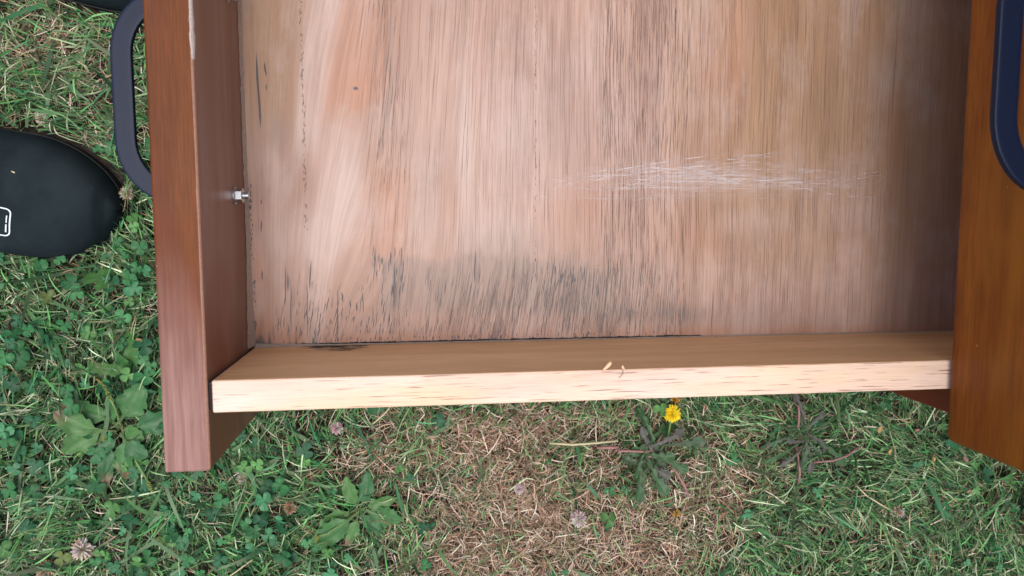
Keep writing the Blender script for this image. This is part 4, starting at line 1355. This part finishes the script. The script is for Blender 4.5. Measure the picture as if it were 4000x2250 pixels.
def petal_strips(items, seed):
    """items: base, direction (unit), length, width, colour, bend"""
    V = []; F = []; Cc = []
    for b, d, L, wd, c, bend in items:
        b = Vector(b); d = Vector(d).normalized()
        side = d.cross(Vector((0, 0, 1)))
        if side.length < 1e-3: side = Vector((1, 0, 0))
        side.normalize()
        k = len(V)
        for s, ww in ((0, .45), (.35, .9), (.75, 1), (1, .5)):
            p = b + d * (L * s) + Vector((0, 0, bend * L * s * s))
            V += [tuple(p - side * wd * ww / 2), tuple(p + Vector((0, 0, wd * .12))), tuple(p + side * wd * ww / 2)]
            Cc += [tuple(q * (0.75 + 0.3 * s) for q in c)] * 3
        for s in range(3):
            for q in range(2): F.append((k + 3 * s + q, k + 3 * s + q + 1, k + 3 * s + 4 + q, k + 3 * s + 3 + q))
    return np.array(V), np.array(F), np.array(Cc)


def rays(center, R, n, c, seed, flat=0.35, width=0.0011):
    rr = random.Random(seed); it = []
    for i in range(n):
        a = rr.uniform(0, 6.283); tier = rr.random()
        el = flat + 1.1 * tier ** 1.5
        L = R * (1 - 0.45 * tier) * rr.uniform(.8, 1.1)
        d = (math.cos(a) * math.cos(el), math.sin(a) * math.cos(el), math.sin(el))
        it.append((Vector(center) + Vector(d) * R * .08, d, L, width * rr.uniform(.8, 1.2), [q * rr.uniform(.85, 1.15) for q in c], rr.uniform(-.25, .05)))
    return petal_strips(it, seed)


def head_part(name, center, R, n, c, seed, parent, flat=.2, width=.0012):
    V, F, Cc = rays(center, R, n, c, seed, flat, width)
    return obj_np(name, V, F, M_petal, parent, col=Cc)


# the open yellow flower and its spent neighbours belong to the dandelion
fp = (0.3235, -0.0735, 0.030)
obj_bm('flower_stem', tube_np([(.321, -.108, .012), (.322, -.095, .024), (.323, -.080, .028), (fp[0], fp[1], fp[2] - .002)], .0009, 7), M_stalk, d1, True)
head_part('flower_head', fp, .0080, 230, (0.88, 0.68, 0.015), 3, d1, 0.0, .0008)
sp_ = head_part('spent_flower_head', (0.3265, -0.0615, 0.026), .0050, 40, (0.50, 0.27, 0.03), 4, d1, .5, .0010)
sp_['label'] = 'small spent orange flower head above the open one'


def bloom(x, y, z, R, c, c2, label, seed, cat='flower head', n=84):
    root = empty('clover_flower', (x, y, 0.004), label, 'clover flower')
    obj_bm('stem', tube_np([(x + .004, y - .003, .005), (x + .002, y - .001, z * .5), (x, y, z)], .0006, 6), M_stalk, root, True)
    rr = random.Random(seed); it = []
    for i in range(n):
        u = 1 - 2 * (i + .5) / n; a = i * 2.39996
        el = math.asin(max(-.55, u)); cc = c if rr.random() < .65 else c2
        d = (math.cos(a) * math.cos(el), math.sin(a) * math.cos(el), math.sin(el) + .15)
        it.append((Vector((x, y, z)) + Vector(d) * R * .15, d, R * rr.uniform(.7, 1.1), R * .17, [q * rr.uniform(.8, 1.15) for q in cc], rr.uniform(-.3, .2)))
    V, F, Cc = petal_strips(it, seed)
    obj_np('flower_head', V, F, M_petal, root, col=Cc)


WH, PK, TN, BN = (0.62, 0.55, 0.50), (0.52, 0.30, 0.34), (0.42, 0.32, 0.21), (0.22, 0.13, 0.07)
bloom(-.171, -.171, .022, .0082, WH, TN, 'large faded white clover flower head near the bottom left corner', 1)
bloom(-.201, -.187, .018, .0080, TN, BN, 'dried tan clover flower head, lowest at the bottom left', 2)
bloom(.035, -.078, .020, .0050, PK, WH, 'small pink clover flower just below the left end of the rail', 3)
bloom(.190, -.139, .018, .0046, WH, PK, 'tiny white and pink clover flower left of the bigger white one', 4)
bloom(.243, -.168, .020, .0068, WH, PK, 'white clover flower with pink tinge in the middle of the straw-coloured patch', 5)
bloom(-.006, -.147, .016, .0056, TN, (0.40, 0.20, 0.12), 'orange-brown withered clover flower left of the smaller plantain', 6)
bloom(-.124, .118, .016, .0052, TN, WH, 'dried tan clover flower between the shoe tip and the handle', 7)
bloom(-.172, .233, .014, .0052, TN, BN, 'dried tan clover flower in the grass above the patched shoe', 8)
bloom(-.185, .176, .014, .0048, WH, TN, 'withered pale clover flower at the upper edge of the patched shoe', 9)
bloom(-.045, -.120, .014, .0042, WH, TN, 'small pale withered clover flower beneath the lower end of the drawer front', 10)
bloom(.550, -.178, .016, .0060, TN, WH, 'bleached withered flower head in the grass at far lower right', 11)
V, F, Cc = rays((0.333, -0.168, 0.018), .0045, 40, (0.50, 0.26, 0.05), 9, .4, .0010)
r_ = empty('hawkbit_flower', (0.333, -0.168, 0.004), 'small withered orange flower head in the dry patch below the dandelion', 'flower')
obj_np('flower_head', V, F, M_petal, r_, col=Cc)
obj_bm('stem', tube_np([(.336, -.165, .004), (.334, -.167, .012), (.333, -.168, .018)], .0006, 6), M_stalk, r_, True)


# loose straws and fallen leaves lying on the lawn
M_pale = plain('bleached_straw', (0.52, 0.45, 0.27, 1), 0.6, 0, 0.2, 150)
M_redl = plain('reddish_dead_leaf', (0.38, 0.18, 0.14, 1), 0.65, 0, 0.3, 200)
M_orl = plain('orange_dead_leaf', (0.45, 0.27, 0.10, 1), 0.65, 0, 0.3, 200)
def straw(pts, r, label, mat):
    o = obj_bm('straw', tube_np(pts, r, 6), mat, None, True)
    c = Vector(pts[0]); o.data.transform(Matrix.Translation(-c)); o.location = c
    tag(o, label, 'straw')
straw([(.216, -.0975, .022), (.236, -.0985, .026), (.256, -.0975, .027), (.276, -.0965, .026)], .0010, 'long pale horizontal straw lying left of the dandelion', M_pale)
straw([(.258, -.1035, .022), (.268, -.1030, .024), (.277, -.1030, .024)], .0013, 'short pink straw lying just under the long pale one', M_pinkstem)
straw([(.505, -.150, .020), (.515, -.160, .022), (.528, -.168, .022), (.540, -.175, .020)], .0007, 'thin bent tan straw in the green grass at lower right', M_pale)
straw([(-.062, -.205, .022), (-.050, -.196, .026), (-.036, -.186, .026)], .0006, 'thin pale straw in the clover near the bottom edge, left of centre', M_pale)
straw([(.065, -.075, .022), (.075, -.066, .024), (.082, -.058, .022)], .0007, 'slanting pale straw under the left third of the rail', M_pale)
straw([(.150, -.236, .020), (.175, -.223, .023), (.200, -.216, .022)], .0007, 'pale straw at the bottom edge left of the dry patch', M_pale)


def small_leaf(x, y, z, L, Wd, ang, mat, label):
    bm = bmesh.new(); rows = []
    for i in range(7):
        q = i / 6; h = math.sin(math.pi * min(1, q * .93 + .03)) ** .8 * Wd / 2
        for_ = []
        for c in (-1, 0, 1):
            lx = (q - .5) * L; ly = c * h; lz = .25 * abs(ly) + .12 * L * math.sin(q * 3 + x * 90)
            for_.append(bm.verts.new((lx * math.cos(ang) - ly * math.sin(ang), lx * math.sin(ang) + ly * math.cos(ang), lz)))
        rows.append(for_)
    for a, b in zip(rows, rows[1:]):
        for c in range(2): bm.faces.new((a[c], a[c + 1], b[c + 1], b[c]))
    o = obj_bm('fallen_leaf', bm, mat, None, True)
    md = o.modifiers.new('solid', 'SOLIDIFY'); md.thickness = 0.0003
    o.location = (x, y, z)
    tag(o, label, 'leaf')
for a in ((.5235, -.0965, .024, .007, .0045, 1.2, M_orl, 'small orange-tan leaf, uppermost of the fallen bits right of the flowerless dandelion'),
          (.5610, -.0990, .024, .006, .0040, -.4, M_redl, 'small dusky pink leaf in the grass left of the upper drawer corner'),
          (.5350, -.1180, .023, .0055, .0030, 1.4, M_orl, 'tiny orange leaf in the grass, middle of the fallen bits at right'),
          (.6120, -.1290, .023, .007, .0034, -1.1, M_redl, 'red-brown notched leaf below the slanted end of the upper drawer front'),
          (.5800, -.1260, .023, .006, .0026, 1.5, M_orl, 'narrow tan leaf standing in the grass below the upper drawer corner'),
          (.6180, -.1600, .022, .005, .0026, .9, M_redl, 'tiny salmon-coloured leaf, lowest of the fallen bits at right'),
          (.5420, -.0540, .023, .005, .0036, .3, M_orl, 'small orange leaf in shade just under the right end of the rail'),
          (-.118, .000, .024, .006, .0050, .2, M_orl, 'yellowing small leaf beside the drawer front below the shoe')):
    small_leaf(*a)
# bits stuck on the shoe
curl_strip('grass_clipping', [(-.1890, .1325, .0545), (-.1868, .1315, .0550), (-.1845, .1303, .0545)], [(.0002, .0004, 0), (.0002, .0005, 0), (.0001, .0002, 0)],
           'short cream grass clipping lying on top of the patched shoe', 'grass clipping', M_pale)

for m_ in bpy.data.meshes: pass
